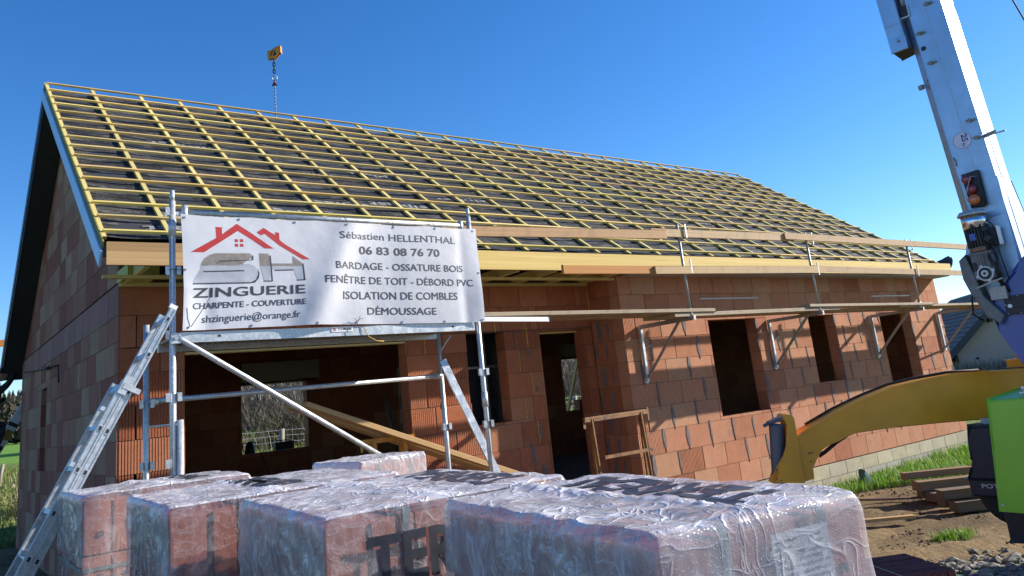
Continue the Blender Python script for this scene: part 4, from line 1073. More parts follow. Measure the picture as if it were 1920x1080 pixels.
# ------------------------------------------------------------------ self-erecting crane at the right
crane = thing('crane', 'self-erecting site crane with steel mast, yellow outrigger and green ballast', 'crane', (5.75, -5.7, 0))
mr = Vector((.105, -.9945, 0)); mn = Vector((-.9945, -.105, 0)); K0 = Vector((5.512, -5.866, 0))
def mp_(s, z, o=0): return K0 + mr * s + mn * o + Vector((0, 0, z))
TLx = .010
mb = MB()
prof = [(-.345, -.075), (-.285, 0), (0, 0), (.0, -.37), (-.30, -.40), (-.345, -.36)]
za, zb = 1.9, 9.0
def lean(z): return Vector((-.0234, .0415, 0)) * (z - 3.5)
pts0 = [mp_(s, za, o) + lean(za) for s, o in prof]; pts1 = [mp_(s, zb, o) + lean(zb) for s, o in prof]
for i in range(len(prof)):
    j = (i + 1) % len(prof); mb.face([pts0[j], pts0[i], pts1[i], pts1[j]], 0)
mb.face(pts0, 0); mb.face(pts1[::-1], 0)
mast = part(mb, 'mast', M['mast'], crane, bevel=.008)
mb = MB()
for s in (-.14,): mb.bar(mp_(s, 2.0, .001) + lean(2.0), mp_(s, 9, .001) + lean(9), .004, .006, mn)
mb.bar(mp_(.002, 2.0, -.15) + lean(2.0), mp_(.002, 9, -.15) + lean(9), .004, .006, mr)
part(mb, 'weld_seam', M['galv'], mast)
for s, z in ((-.235, 4.37), (-.216, 4.074), (-.107, 4.609), (-.062, 3.474), (-.05, 3.315)):
    mb = MB(); p = mp_(s, z) + lean(z); mb.tube([p, p + mn * .03], .016, 8); mb.bar(p + mn * .022 - mr * .03, p + mn * .026 + mr * .045, .012, .014); mb.tube([p + mn * .03 - mr * .02, p + mn * .05, p + mn * .03 + mr * .025], .003, 5)
    part(mb, 'pin', M['oldsteel'], mast)
mb = MB(); p = mp_(.0, 3.315, -.02) + lean(3.3); mb.bar(p, p + mr * .10 + mn * .06, .02, .03); mb.bar(p + mr * .05, p + mr * .16, .012, .012); part(mb, 'bracket', M['oldsteel'], mast)
for s, z in ((-.274, 4.227), ):
    mb = MB(); p = mp_(s + .03, z, .0012) + lean(z); mb.tube([p, p + mn * .001], .022, 16); part(mb, 'bore', M['black_plastic'], mast)
mb = MB(); p = mp_(-.29, 3.908) + lean(3.9); mb.bar(p - mr * .1 - mn * .07, p - mr * .06 - mn * .05, .03, .04); mb.tube([p + Vector((0, 0, .03)), p + mn * .02, p - Vector((0, 0, .05))], .005, 6); part(mb, 'lug', M['oldsteel'], mast)
mb = MB(); p = mp_(-.29, 3.17) + lean(3.2); mb.tube([p + Vector((0, 0, .03)) + mr * .02, p + mn * .02 + mr * .03, p - Vector((0, 0, .05)) + mr * .03], .005, 6); part(mb, 'lug', M['oldsteel'], mast)
# 25 km sticker
c25 = mp_(-.165, 3.325, .0) + lean(3.32); mb = MB(); mb.tube([c25 + mn * .0005, c25 + mn * .002], .074, 40, 0); ring = [c25 + mn * .0024 + (mr * math.cos(a) + Vector((0, 0, 1)) * math.sin(a)) * .0715 for a in [2 * math.pi * i / 40 for i in range(41)]]
mb.tube(ring, .0013, 5, 1)
st_ = part(mb, 'speed_sticker', [M['sticker'], M['ink_blue']], mast)
mb = MB(); dz_ = Vector((0, 0, -1)); nr = (mr * 1)
def stf(u, v): return c25 + mn * .0035 + (dz_ * u + mr * v) * 1.0
text_on(mb, '25', lambda u, v: stf(u - .052, v - .0), .066, .046, .03); text_on(mb, 'Km', lambda u, v: stf(u + .026, v - .004), .030, .022, .015)
part(mb, 'speed_lettering', M['ink_blue'], st_, recalc=False)
# boom section folded beside the mast
mb = MB()
bp_ = [(-.53, 4.27), (-.47, 4.235), (-.375, 4.29), (-.375, 4.33)]
for (s0, s1, z0, z1, o0, o1) in ((-.525, -.385, 4.27, 9.0, .06, -.16),):
    sl_ = .0
    a = [mp_(s0, z0, o0), mp_(s1, z0 + .02, o0), mp_(s1, z0 - .0, o1), mp_(s0, z0 - .02, o1)]; b = [q + Vector((0, 0, z1 - z0)) + Vector((-.0234, .0415, 0)) * (z1 - z0) * 1.0 for q in a]
    for i in range(4): mb.face([a[i], a[(i + 1) % 4], b[(i + 1) % 4], b[i]], 0)
    mb.face(a[::-1], 1); mb.face(b, 0)
boom = part(mb, 'boom', [M['mast'], M['black_plastic']], crane, bevel=.006)
mb = MB(); mb.obox(mp_(-.455, 4.33, .064), mr, mn, (0, 0, 1), .148, .012, .13); mb.obox(mp_(-.47, 4.52, .062), mr, mn, (.0, 0, 1), .14, .008, .012); p = mp_(-.45, 4.36, .07); mb.tube([p, p + mn * .03], .014, 8); part(mb, 'end_plate', M['mast'], boom, bevel=.004)
mb = MB(); p = mp_(-.47, 4.72, .0605); mb.tube([p, p + mn * .002], .02, 16); part(mb, 'bore', M['black_plastic'], boom)
mb = MB(); mb.obox(mp_(-.355, 4.62, -.02), mr, mn, (0, 0, 1), .07, .10, .12, 1); mb.obox(mp_(-.355, 4.565, -.02), mr, mn, (0, 0, 1), .082, .11, .012, 0); mb.obox(mp_(-.32, 4.62, .03), mr, mn, (0, 0, 1), .012, .012, .12, 0); mb.tube([mp_(-.365, 4.68, 0), mp_(-.375, 5.6, 0)], .016, 10, 0)
part(mb, 'latch', [M['galv'], M['black_plastic']], boom)
# lower sleeve, lamp cluster, slewing motor
mb = MB()
q = [mp_(.003, 2.95, .02), mp_(.003, 1.85, .02), mp_(.003, 1.85, -1.1), mp_(.003, 2.0, -.95), mp_(.003, 2.95, -.375)]
mb.prism(q, mr * .03); q = [mp_(-.07, 2.63, .003), mp_(.0, 2.64, .003), mp_(.03, 2.35, .003), mp_(.03, 1.85, .003), mp_(-.20, 1.85, .003), mp_(-.30, 2.05, .003), mp_(-.34, 2.33, .003), mp_(-.30, 2.45, .003)]
mb.prism(q, mn * .018); part(mb, 'sleeve', M['mast'], crane, bevel=.006)
mb = MB(); q = [mp_(-.30, 2.34, .02), mp_(-.345, 2.30, .02), mp_(-.345, 2.15, .02), mp_(-.31, 1.99, .02), mp_(-.25, 1.83, .02), mp_(-.16, 1.76, .02), mp_(-.12, 1.82, .02), mp_(-.24, 2.0, .02), mp_(-.27, 2.2, .02)]; mb.prism(q, mn * .14); part(mb, 'guard_plate', M['gear_grey'], crane, bevel=.01)
lamp = MB(); lamp.prism([mp_(-.21, 3.02, .003), mp_(-.095, 3.03, .003), mp_(-.085, 2.75, .003), mp_(-.12, 2.725, .003), mp_(-.20, 2.74, .003)], mn * .035); lampo = part(lamp, 'light_cluster', M['black_plastic'], crane, bevel=.01)
for s, z, mt, r in ((-.178, 2.975, 'red_lens', .040), (-.160, 2.885, 'red_lens', .040), (-.158, 2.795, 'orange_lens', .045)):
    mb = MB(); p = mp_(s, z, .03); mb.tube([p, p + mn * .045, p + mn * .058, p + mn * .062], [r, r, r * .8, r * .3], 20); part(mb, 'lens', M[mt], lampo)
mb = MB(); mb.tube([mp_(-.10, 2.985, .04), mp_(-.135, 2.985, .11), mp_(-.20, 2.83, .115), mp_(-.205, 2.80, .09), mp_(-.20, 2.77, .04)], .0035, 6); part(mb, 'wire_guard', M['galv'], lampo)
mb = MB(); ax = [mp_(-.185, 2.69, .13), mp_(-.185, 2.665, .13), mp_(-.185, 2.655, .13)]; mb.tube(ax, [.095, .112, .112], 26); mot = part(mb, 'motor', M['galv'], crane)
mb = MB(); mb.tube([mp_(-.183, 2.655, .13), mp_(-.180, 2.545, .13)], .094, 26); part(mb, 'fan_cover', M['chrome'], mot)
mb = MB(); mb.tube([mp_(-.18, 2.55, .13), mp_(-.176, 2.385, .13)], .072, 20)
for k in range(26):
    a = 2 * math.pi * k / 26; dv = mr * math.cos(a) + mn * math.sin(a); mb.bar(mp_(-.18, 2.545, .13) + dv * .08, mp_(-.176, 2.39, .13) + dv * .08, .026, .006, dv.cross(Vector((0, 0, 1))))
part(mb, 'cooling_fins', M['motor_dark'], mot)
mb = MB(); mb.obox(mp_(-.195, 2.47, .222), mr, mn, (0, 0, 1), .045, .004, .055); part(mb, 'rating_plate', M['crane_blue'], mot)
mb = MB(); mb.tube([mp_(-.176, 2.385, .13), mp_(-.175, 2.35, .13)], [.088, .085], 22); part(mb, 'brake_ring', M['rust'], mot)
mb = MB(); mb.obox(mp_(-.175, 2.235, .12), mr, mn, (0, 0, 1), .155, .16, .225); mb.obox(mp_(-.176, 2.335, .12), mr, mn, (0, 0, 1), .17, .17, .02)
for k in range(4): mb.obox(mp_(-.20 + k * .022, 2.26, .203), mr, mn, (0, 0, 1), .008, .012, .11)
mb.obox(mp_(-.235, 2.23, .203), mr, mn, (0, 0, 1), .03, .006, .07, 1)
gb = part(mb, 'gearbox', [M['gear_grey'], M['black_plastic']], mot, bevel=.005)
mb = MB(); p = mp_(-.168, 2.165, .20); mb.tube([p, p + mn * .02], .060, 24, 0); mb.tube([p + mn * .02, p + mn * .026], .048, 24, 1); mb.tube([p + mn * .026, p + mn * .034], .026, 20, 0); mb.tube([p + mn * .034, p + mn * .037], .011, 16, 1)
for k in range(4):
    a = k * math.pi / 2 + .3; pp = p + (mr * math.cos(a) + Vector((0, 0, 1)) * math.sin(a)) * .062; mb.tube([pp, pp + mn * .018], .012, 8, 0)
part(mb, 'flange', [M['ink_white'], M['black_plastic']], mot)
mb = MB(); mb.obox(mp_(-.06, 2.46, .08), mr, mn, (0, 0, 1), .05, .08, .14, 0); mb.obox(mp_(-.028, 2.46, .10), mr, mn, (0, 0, 1), .014, .07, .15, 1); mb.tube([mp_(-.10, 2.52, .2), mp_(-.10, 2.52, .22)], .022, 10, 2); mb.tube([mp_(-.095, 2.44, .2), mp_(-.095, 2.44, .22)], .026, 10, 2)
part(mb, 'terminal_box', [M['motor_dark'], M['pvc'], M['black_plastic']], mot, bevel=.004)
mb = MB(); rr = random.Random(8)
for k in range(9):
    s = -.10 + rr.uniform(-.02, .03); mb.tube([mp_(s, 2.4, .15 + rr.uniform(0, .05)), mp_(s + rr.uniform(-.02, .04), 2.28, .20), mp_(s + rr.uniform(-.02, .04), 2.15, .19), mp_(s + rr.uniform(0, .05), 2.0, .1)], .006, 6)
mb.tube([mp_(-.09, 2.6, .14), mp_(-.05, 2.55, .15), mp_(-.05, 2.3, .14), mp_(-.04, 2.1, .1)], .005, 6)
mb.tube([mp_(-.24, 2.1, .12), mp_(-.34, 2.0, .1), mp_(-.36, 1.86, .1), mp_(-.30, 1.80, .08)], .008, 8)
part(mb, 'cable', M['rubber'], mot)
mb = MB(); mb.bar(mp_(-.26, 2.06, .2), mp_(-.06, 2.11, .2), .02, .012); mb.obox(mp_(-.13, 2.0, .10), mr, mn, (0, 0, 1), .12, .1, .1); part(mb, 'mount', M['oldsteel'], mot)
# blue slewing cover
B0 = Vector((5.45, -5.75, 0))
def bq(s, z, o=0): return B0 + mr * s + mn * o + Vector((0, 0, z))
mb = MB(); mb.prism([bq(q[0], q[1], .05) for q in [(.34, 2.34), (.195, 2.215), (.128, 2.160), (.02, 2.065), (-.045, 1.995), (-.078, 1.945), (-.094, 1.88), (-.085, 1.79), (-.06, 1.71), (.031, 1.478), (.12, 1.28), (.34, 1.20)]], mn * -.22)
cov = part(mb, 'slewing_cover', M['crane_blue'], crane, bevel=.022)
mb = MB(); mb.prism([bq(*q, .0505) for q in [(.013, 1.97), (.20, 1.968), (.20, 1.813), (.004, 1.818)]], mn * .014, 0); mb.prism([bq(*q, .0645) for q in [(.055, 1.945), (.20, 1.943), (.20, 1.868), (.052, 1.87)]], mn * .008, 0)
for s, z in ((.02, 1.96), (.018, 1.83), (.11, 1.96), (.11, 1.825), (.015, 1.90)): mb.tube([bq(s, z, .06), bq(s, z, .069)], .0045, 8, 1)
plt = part(mb, 'hatch', [M['black_plastic'], M['galv']], cov, bevel=.003)
mb = MB(); mb.tube([bq(.046, 1.888, .06), bq(.046, 1.888, .082)], .015, 16); part(mb, 'knob', M['pvc'], plt)
mb = MB(); mb.obox(bq(-.005, 1.66, -.05), mr, mn, (0, 0, 1), .05, .06, .07, 1); mb.bar(bq(.0, 1.66, -.05), bq(.17, 1.36, -.05), .05, .03, mn, 0); mb.bar(bq(.05, 1.66, -.03), bq(.2, 1.4, -.03), .02, .02, mn, 1); mb.obox(bq(.15, 1.36, -.05), mr, mn, (0, 0, 1), .05, .06, .06, 1)
part(mb, 'support_rail', [M['alu'], M['black_plastic']], crane)
# outrigger
G0 = Vector((5.974, -5.565, 0)); gd = Vector((-.743, .669, 0)).normalized(); gn = Vector((-gd.y, gd.x, 0));
if gn.dot(Vector((-1.6, -8.5, 0)) - G0) < 0: gn = -gn
def gq(s, z, o=0): return G0 + gd * s + gn * o + Vector((0, 0, z))
arm_top = [(-.6, 1.375), (-.175, 1.383), (.018, 1.384), (.292, 1.39), (.566, 1.40), (.849, 1.379), (1.089, 1.348), (1.336, 1.28), (1.588, 1.194), (1.843, 1.085), (1.975, 1.022)]
arm_bot = [(1.981, .644), (1.889, .664), (1.884, .75), (1.845, .817), (1.78, .89), (1.70, .925), (1.625, .945), (1.55, .975), (1.46, 1.003), (1.112, 1.017), (.745, 1.016), (.472, 1.012), (.112, .998), (-.08, 1.001), (-.6, .99)]
outr = thing('outrigger', None, None, (5.9, -5.5, 0)); outr.location = Vector((0, 0, 1)); outr.parent = crane
mb = MB(); mb.prism([gq(s, z, 0) for s, z in arm_top + arm_bot], -gn * .02); mb.prism([gq(s, z, -.18) for s, z in arm_top + arm_bot], -gn * .02)
part(mb, 'arm_side', M['crane_yellow'], outr, bevel=.004)
mb = MB()
for a, b in zip(arm_top[:-1], arm_top[1:]): mb.bar(gq(a[0], a[1] - .012, -.1), gq(b[0], b[1] - .012, -.1), .225, .02)
for a, b in zip(arm_bot[2:-1], arm_bot[3:]): mb.bar(gq(a[0], a[1] + .03, -.1), gq(b[0], b[1] + .03, -.1), .15, .02)
part(mb, 'arm_flange', M['crane_yellow'], outr)
mb = MB(); pts = [gq(s, z + .012, -.17) for s, z in arm_top[3:-1]] ; mb.tube(pts, .011, 8); pts = [gq(s, z - .004, -.1) for s, z in arm_bot[8:14]]; mb.tube(pts, .013, 8); mb.tube([gq(1.52, .985, -.08), gq(1.63, .93, -.08), gq(1.74, .86, -.08), gq(1.80, .83, -.08)], .016, 8)
part(mb, 'hydraulic_hose', M['rubber'], outr)
mb = MB(); post = [(1.976, 1.04), (1.975, 1.17), (1.992, 1.197), (2.03, 1.208), (2.066, 1.203), (2.055, 1.165), (2.041, 1.114), (2.05, 1.05), (2.057, 1.016), (2.075, .96), (2.09, .921), (2.125, .86), (2.156, .811), (2.18, .75), (2.213, .665), (1.98, .640)]
mb.prism([gq(s, z, .012) for s, z in post], -gn * .02); mb.prism([gq(s, z, -.19) for s, z in post], -gn * .02); mb.bar(gq(1.985, .66, -.09), gq(1.985, 1.17, -.09), .18, .02, gd)
mb.prism([gq(*q, -.02) for q in ((2.15, .82), (2.185, .77), (2.24, .66), (2.20, .655))], -gn * .15); part(mb, 'end_bracket', M['crane_yellow'], outr, bevel=.004)
mb = MB(); mb.tube([gq(2.10, 1.13, -.10), gq(2.105, 1.10, -.1), gq(2.155, .70, -.1), gq(2.16, .62, -.1)], [.068, .066, .062, .055], 20, 0); mb.tube([gq(2.16, .64, -.1), gq(2.165, .02, -.1)], .03, 12, 1); mb.tube([gq(2.165, .02, -.1), gq(2.165, -.10, -.1)], [.13, .15], 16, 0)
jk = part(mb, 'jack', [M['jack_grey'], M['galv']], outr)
mb = MB(); mb.prism([gq(*q, -.04) for q in ((2.18, 1.135), (2.17, 1.155), (2.04, 1.195), (2.03, 1.15))], -gn * .12); mb.bar(gq(2.17, 1.14, -.1), gq(2.215, 1.12, -.1), .05, .025); part(mb, 'jack_cap', M['jack_grey'], jk, bevel=.004)
for s, z in ((1.90, .87), (1.875, .87), (1.895, .80), (2.19, .76), (2.2, .69), (2.17, .675)):
    mb = MB(); mb.tube([gq(s, z, .0), gq(s, z, .016)], .006, 8); part(mb, 'bolt', M['motor_dark'], outr)
mb = MB(); mb.obox(gq(.38, .99, .02), gd, gn, (0, 0, 1), .13, .05, .045, 0); mb.obox(gq(.40, .955, .02), gd, gn, (0, 0, 1), .06, .04, .03, 1); part(mb, 'marker_lamp', [M['ink_white'], M['black_plastic']], outr, bevel=.006)
mb = MB(); mb.obox(gq(-.25, 1.43, -.12), gd, gn, (0, 0, 1), .5, .3, .07); mb.tube([gq(-.15, 1.46, -.1), gq(-.15, 1.54, -.1)], .13, 20); part(mb, 'slewing_base', M['crane_yellow'], outr, bevel=.01)
# green ballast block
Q0 = Vector((5.05, -5.68, 0)); qd = mr; qn = mn
def qq(s, z, o=0): return Q0 + qd * s + qn * o + Vector((0, 0, z))
mb = MB()
fr = [qq(-.066, 1.192), qq(.8, 1.205), qq(.8, .33), qq(-.150, .395)]
bk = [qq(.08, 1.245, -.55), qq(.8, 1.245, -.55), qq(.8, .36, -.55), qq(.04, .42, -.55)]
for i in range(4): mb.face([fr[i], fr[(i + 1) % 4], bk[(i + 1) % 4], bk[i]], 0)
mb.face(fr[::-1], 0); mb.face(bk, 0); gr = part(mb, 'ballast_block', M['crane_green'], crane, bevel=.016)
mb = MB(); p = qq(.165, 1.215, -.10); mb.tube([p, p + Vector((0, 0, .055))], .010, 10); mb.obox(p + Vector((0, 0, .014)), qd, qn, (0, 0, 1), .055, .055, .010); mb.obox(p + Vector((0, 0, .05)), qd, qn, (0, 0, 1), .022, .022, .018); part(mb, 'lifting_bolt', M['galv'], gr)
mb = MB(); p = qq(-.128, .43, .002); mb.tube([p, p + qn * .010], .010, 10); part(mb, 'bolt', M['galv'], gr)
# black skirt and wheel
S0 = Vector((5.45, -5.35, 0))
def sq(s, z, o=0): return S0 + qd * s + qn * o + Vector((0, 0, z))
mb = MB()
prf = [(-.107, .967), (.45, .97), (.45, .44), (-.195, .47), (-.192, .56), (-.165, .62), (-.135, .72), (-.115, .85)]
mb.prism([sq(s, z, 0) for s, z in prf], -qn * .35); mb.prism([sq(s, z, .015) for s, z in ((-.198, .560), (.45, .545), (.45, .38), (-.199, .415))], -qn * .38)
sk = part(mb, 'skirt', M['black_plastic'], crane, bevel=.02)
mb = MB(); text_on(mb, 'POTAIN', lambda u, v: sq(-.100 + u, .484 + v - u * .02, .0185), .235, .034, .012); part(mb, 'maker_lettering', M['ink_white'], sk, recalc=False)
mb = MB(); mb.tube([sq(-.0 + .008 * k, .458 + .005 * math.sin(k), .0185) for k in range(18)], .0022, 5); part(mb, 'maker_mark', M['ink_white'], sk)
wc = sq(.12, .47, .0); mb = MB(); mb.tube([wc - qn * .03, wc - qn * .05, wc - qn * .21, wc - qn * .24], [.24, .29, .29, .24], 30); wh = part(mb, 'wheel', M['rubber'], crane)
mb = MB(); mb.tube([wc - qn * .02, wc - qn * .035], .15, 20); part(mb, 'rim', M['jack_grey'], wh)
mb = MB(); mb.obox(sq(.36, .27, .10), qd, qn, (0, 0, 1), .56, .26, .3); part(mb, 'chassis_box', M['black_plastic'], crane, bevel=.02)
mb = MB(); mb.obox(sq(.55, .72, -.5), qd, qn, (0, 0, 1), .9, .6, .45); part(mb, 'chassis', M['crane_yellow'], crane, bevel=.02)
mb = MB(); mb.box((6.7, -6.75, .25), (8.9, -5.75, 2.0)); mb.box((6.9, -6.6, 2.0), (8.6, -5.9, 2.25)); part(mb, 'added_shadow_caster', M['crane_green'], crane, bevel=.03)  # block out of view, added only to cast shade on the gravel
mb = MB(); mb.tube([(6.25, -5.95, 5.43), (6.55, -6.012, 4.84), (6.71, -6.043, 4.526), (7.5, -6.2, 2.9), (7.9, -6.28, 1.2)], .007, 6); part(mb, 'hoist_rope', M['rubber'], crane)

# ------------------------------------------------------------------ crane hook above the ridge
hook = thing('crane_hook', 'orange crane hook block with chain hanging above the roof ridge', 'hook', (4.63, 7.72, 9.7))
hc = Vector((4.63, 7.72, 9.70)); hr = Vector((.80, -.60, 0)); hf = Vector((-.60, -.80, 0))
mb = MB()
for o in (.05, -.05):
    q = [hc + hr * a + Vector((0, 0, b)) + hf * o for a, b in ((-.13, -.10), (.04, -.09), (.15, .04), (.15, .20), (.05, .17), (-.02, .12), (-.13, .09))]; mb.prism(q, hf * .012, 0)
for k in range(2): mb.obox(hc + hr * (-.03 + .06 * k) + Vector((0, 0, .03)) + hf * .064, hr * .4 + Vector((0, 0, 1)), hf, hr, .15, .004, .022, 1)
mb.tube([hc - hf * .06 + hr * .05, hc + hf * .075 + hr * .05], .03, 10, 1); mb.obox(hc + hr * .16 + Vector((0, 0, .12)), hr, hf, (0, 0, 1), .03, .12, .17, 0)
part(mb, 'block_cheek', [plain('hook_orange', (.60, .24, .02), .5, 0, .2, 9), M['black_plastic']], hook)
mb = MB()
for k in range(4):
    z = -.14 - k * .085; ax = hr if k % 2 else hf; pts = [hc + ax * (.028 * math.cos(a)) + Vector((0, 0, z + .055 * math.sin(a))) for a in [2 * math.pi * i / 12 for i in range(13)]]; mb.tube(pts, .012, 6, 0)
part(mb, 'chain', M['rubber'], hook)
mb = MB(); pts = [hc + hr * (.055 * math.cos(a)) + Vector((0, 0, -.56 + .055 * math.sin(a))) for a in [2 * math.pi * i / 16 for i in range(17)]]; mb.tube(pts, .014, 6, 0); part(mb, 'ring', M['galv'], hook)
mb = MB(); mb.tube([hc + Vector((0, 0, -.62)), hc + Vector((0, 0, -.70))], .022, 8, 0); mb.prism([hc + hr * a + Vector((0, 0, b)) for a, b in ((-.06, -.75), (.06, -.75), (.03, -.68), (-.03, -.68))], hf * .03, 0); part(mb, 'coupling', plain('dark_red', (.20, .02, .03), .5), hook)
mb = MB()
for k in range(44):
    z = -.77 - k * .04; ax = hr if k % 2 else hf; mb.obox(hc + Vector((.0, 0, z)), ax, (0, 0, 1), ax.cross(Vector((0, 0, 1))), .034, .05, .012, 0)
part(mb, 'sling_chain', M['oldsteel'], hook)

# ------------------------------------------------------------------ timber cribbing, loose things on the ground
CG = 'timbers of the crane crib'
cd = Vector((.80, -.60, 0)); cdn = Vector((.60, .80, 0))
for k, (x, y, z, l, w, h, lab) in enumerate([(9.88, -2.36, -.315, 1.5, .20, .12, 'rearmost crib timber lying on the earth under the crane'), (9.62, -2.62, -.325, 1.6, .20, .12, 'second crib timber lying on the earth under the crane'),
        (9.36, -2.90, -.33, 1.6, .20, .12, 'third crib timber lying on the earth under the crane'), (9.08, -3.18, -.335, 1.5, .20, .12, 'front crib timber lying on the earth under the crane'),
        (9.70, -2.42, -.195, 1.1, .22, .12, 'upper crib timber with a torn end on the others'), (9.82, -2.2, -.085, 1.0, .20, .08, 'topmost pale crib timber'), (9.12, -3.02, -.20, 1.2, .18, .11, 'upper front crib timber in the shade of the crane')]):
    mb = MB(); p = Vector((x, y, z)); mb.bar(p, p + cd * l, w, h, (0, 0, 1), 0, (1.5, 1.4, 1.25) if k in (4, 5) else (1, 1, 1)); solo(mb, 'crib_timber', M['crib'], lab, 'timber', tuple(p), CG, bevel=.012)
mb = MB(); p = Vector((8.0, -2.55, -.36)); mb.bar(p, p + Vector((.42, -.45, .01)), .1, .035); solo(mb, 'board_offcut', M['tan'], 'short board offcut lying on the earth beside the nearest pack', 'board', tuple(p), bevel=.003)
mb = MB(); mb.tube([(9.2, -1.3, -.36), (9.46, -1.67, -.37), (9.7, -2.0, -.385), (9.98, -2.5, -.38)], .016, 8); solo(mb, 'steel_bar', M['rust'], 'thin rusty bar lying on the earth in front of the grass', 'bar', (9.2, -1.3, -.36))
mb = MB(); p = Vector((10.9, -.98, -.42)); mb.prism([p, p + Vector((.26, .02, 0)), p + Vector((.20, .02, .10)), p + Vector((.05, .01, .26)), p + Vector((-.01, .0, .2))], (.03, .12, .02)); solo(mb, 'plastic_scrap', plain('teal_plastic', (.03, .10, .11), .4), 'small dark teal plastic scrap in the grass by the foundation', 'scrap', tuple(p), bevel=.012)
ts = thing('tile_stack', 'low stack of dark red ribbed tiles on the gravel at the bottom right', 'tile stack', (3.6, -5.55, -.15))
tu = Vector((.86, -.51, 0)); tv = Vector((.51, .86, 0)); t0 = Vector((3.28, -5.38, -.16))
RED_T = plain('dark_red_tile', (.15, .035, .03), .75, 0, .25, 14, .3)
for k in range(13):
    mb = MB(); o = t0 + tv * (k * .044)
    mb.obox(o + tu * .30 + Vector((0, 0, .20)), tu, tv, (0, 0, 1), .64, .030, .40)
    for q in range(11): mb.obox(o + tu * (.02 + q * .056) + tv * -.018 + Vector((0, 0, .20)), tu, tv, (0, 0, 1), .02, .012, .39)
    part(mb, 'tile', RED_T, ts, bevel=.004)
mb = MB(); o = t0 + tu * .26; mb.bar(o - tv * .03 + Vector((0, 0, .403)), o + tv * .57 + Vector((0, 0, .403)), .012, .003); part(mb, 'strap', M['strap'], ts)
# gravel and clods
rr = random.Random(12); mb = MB()
def stone(mb, p, r, rr):
    bm = bmesh.new(); bmesh.ops.create_icosphere(bm, subdivisions=1, radius=1)
    sx, sy, sz = r * rr.uniform(.7, 1.4), r * rr.uniform(.7, 1.4), r * rr.uniform(.4, .8); a = rr.uniform(0, 6.3); c = rr.uniform(.45, 1.25)
    V = []
    for v in bm.verts:
        k = rr.uniform(.78, 1.15); x, y, z = v.co.x * sx * k, v.co.y * sy * k, v.co.z * sz * k
        V.append((p[0] + x * math.cos(a) - y * math.sin(a), p[1] + x * math.sin(a) + y * math.cos(a), p[2] + z))
    mb.mesh(V, [[v.index for v in f.verts] for f in bm.faces], 0, (c, c * rr.uniform(.94, 1), c * rr.uniform(.85, .98))); bm.free()
n = 0
while n < 2600:
    x, y = rr.uniform(2.2, 8.5), rr.uniform(-7.0, -3.0)
    d = (-y - .52 * x) + .35 * nz.noise(Vector((x * 1.5, y * 1.5, 0)))
    if d < 1.0 and rr.random() > max(0, (d - .55) / .45) * .5: continue
    stone(mb, (x, y, ground_z(x, y) + .008 + .03 * nz.fractal(Vector((x * 1.3, y * 1.3, 0)), 1.0, 2.0, 5)), rr.choice([.015, .02, .028, .04, .055]) * rr.uniform(.8, 1.3), rr); n += 1
def stone_mat():
    m, n_, b = newmat('gravel_stone'); a = n_.nodes.new('ShaderNodeAttribute'); a.attribute_name = 'col'
    c = mixc(n_, 1, a.outputs['Color'], ramp(n_, noise(n_, 20, 5, .7), [(.3, (.17, .165, .15)), (.7, (.34, .32, .28))]), 'MULTIPLY'); n_.links.new(c, b.inputs['Base Color']); b.inputs['Roughness'].default_value = .9; return m
solo(mb, 'gravel', stone_mat(), 'grey gravel strewn between the nearest pack and the crane', 'gravel', kind='stuff')
mb = MB(); n = 0
while n < 900:
    x, y = rr.uniform(6.2, 12), rr.uniform(-4.6, -1.0)
    if nz.noise(Vector((x * .9, y * 1.6, 5))) < .02: continue
    stone(mb, (x, y, ground_z(x, y) + .01 + .03 * nz.fractal(Vector((x * 1.3, y * 1.3, 0)), 1.0, 2.0, 5)), rr.uniform(.008, .022), rr); n += 1
m_, n_, b_ = newmat('earth_clod'); a_ = n_.nodes.new('ShaderNodeAttribute'); a_.attribute_name = 'col'
n_.links.new(mixc(n_, 1, a_.outputs['Color'], (.24, .16, .085), 'MULTIPLY'), b_.inputs['Base Color']); b_.inputs['Roughness'].default_value = 1
solo(mb, 'earth_clods', m_, 'brown earth clods churned up in front of the house', 'earth', kind='stuff')

# ------------------------------------------------------------------ grass
def blades(mb, pts, hmin, hmax, rr, w=.006, lean_=.5, cols=((.13, .29, .02), (.20, .38, .035), (.09, .20, .015), (.28, .36, .08))):
    for (x, y, z, k) in pts:
        h = rr.uniform(hmin, hmax) * k; a = rr.uniform(0, 6.28); l = rr.uniform(.1, lean_) * h; dx, dy = math.cos(a) * l, math.sin(a) * l
        px, py = -math.sin(a) * w, math.cos(a) * w; c = rr.choice(cols); f = rr.uniform(.8, 1.2); c = tuple(q * f for q in c)
        mb.face([(x - px, y - py, z), (x + px, y + py, z), (x + px * .8 + dx * .35, y + py * .8 + dy * .35, z + h * .6), (x - px * .8 + dx * .35, y - py * .8 + dy * .35, z + h * .6)], 0, None, c)
        mb.face([(x - px * .8 + dx * .35, y - py * .8 + dy * .35, z + h * .6), (x + px * .8 + dx * .35, y + py * .8 + dy * .35, z + h * .6), (x + dx, y + dy, z + h)], 0, None, c)
def leafmat(name, rough=.6, tr=.3):
    m, n, b = newmat(name); a = n.nodes.new('ShaderNodeAttribute'); a.attribute_name = 'col'; n.links.new(a.outputs['Color'], b.inputs['Base Color']); b.inputs['Roughness'].default_value = rough
    t = N(n, 'ShaderNodeBsdfTranslucent'); n.links.new(a.outputs['Color'], t.inputs[0]); x = N(n, 'ShaderNodeMixShader'); x.inputs[0].default_value = tr; o = n.nodes['Material Output']
    n.links.new(b.outputs[0], x.inputs[1]); n.links.new(t.outputs[0], x.inputs[2]); n.links.new(x.outputs[0], o.inputs[0]); return m
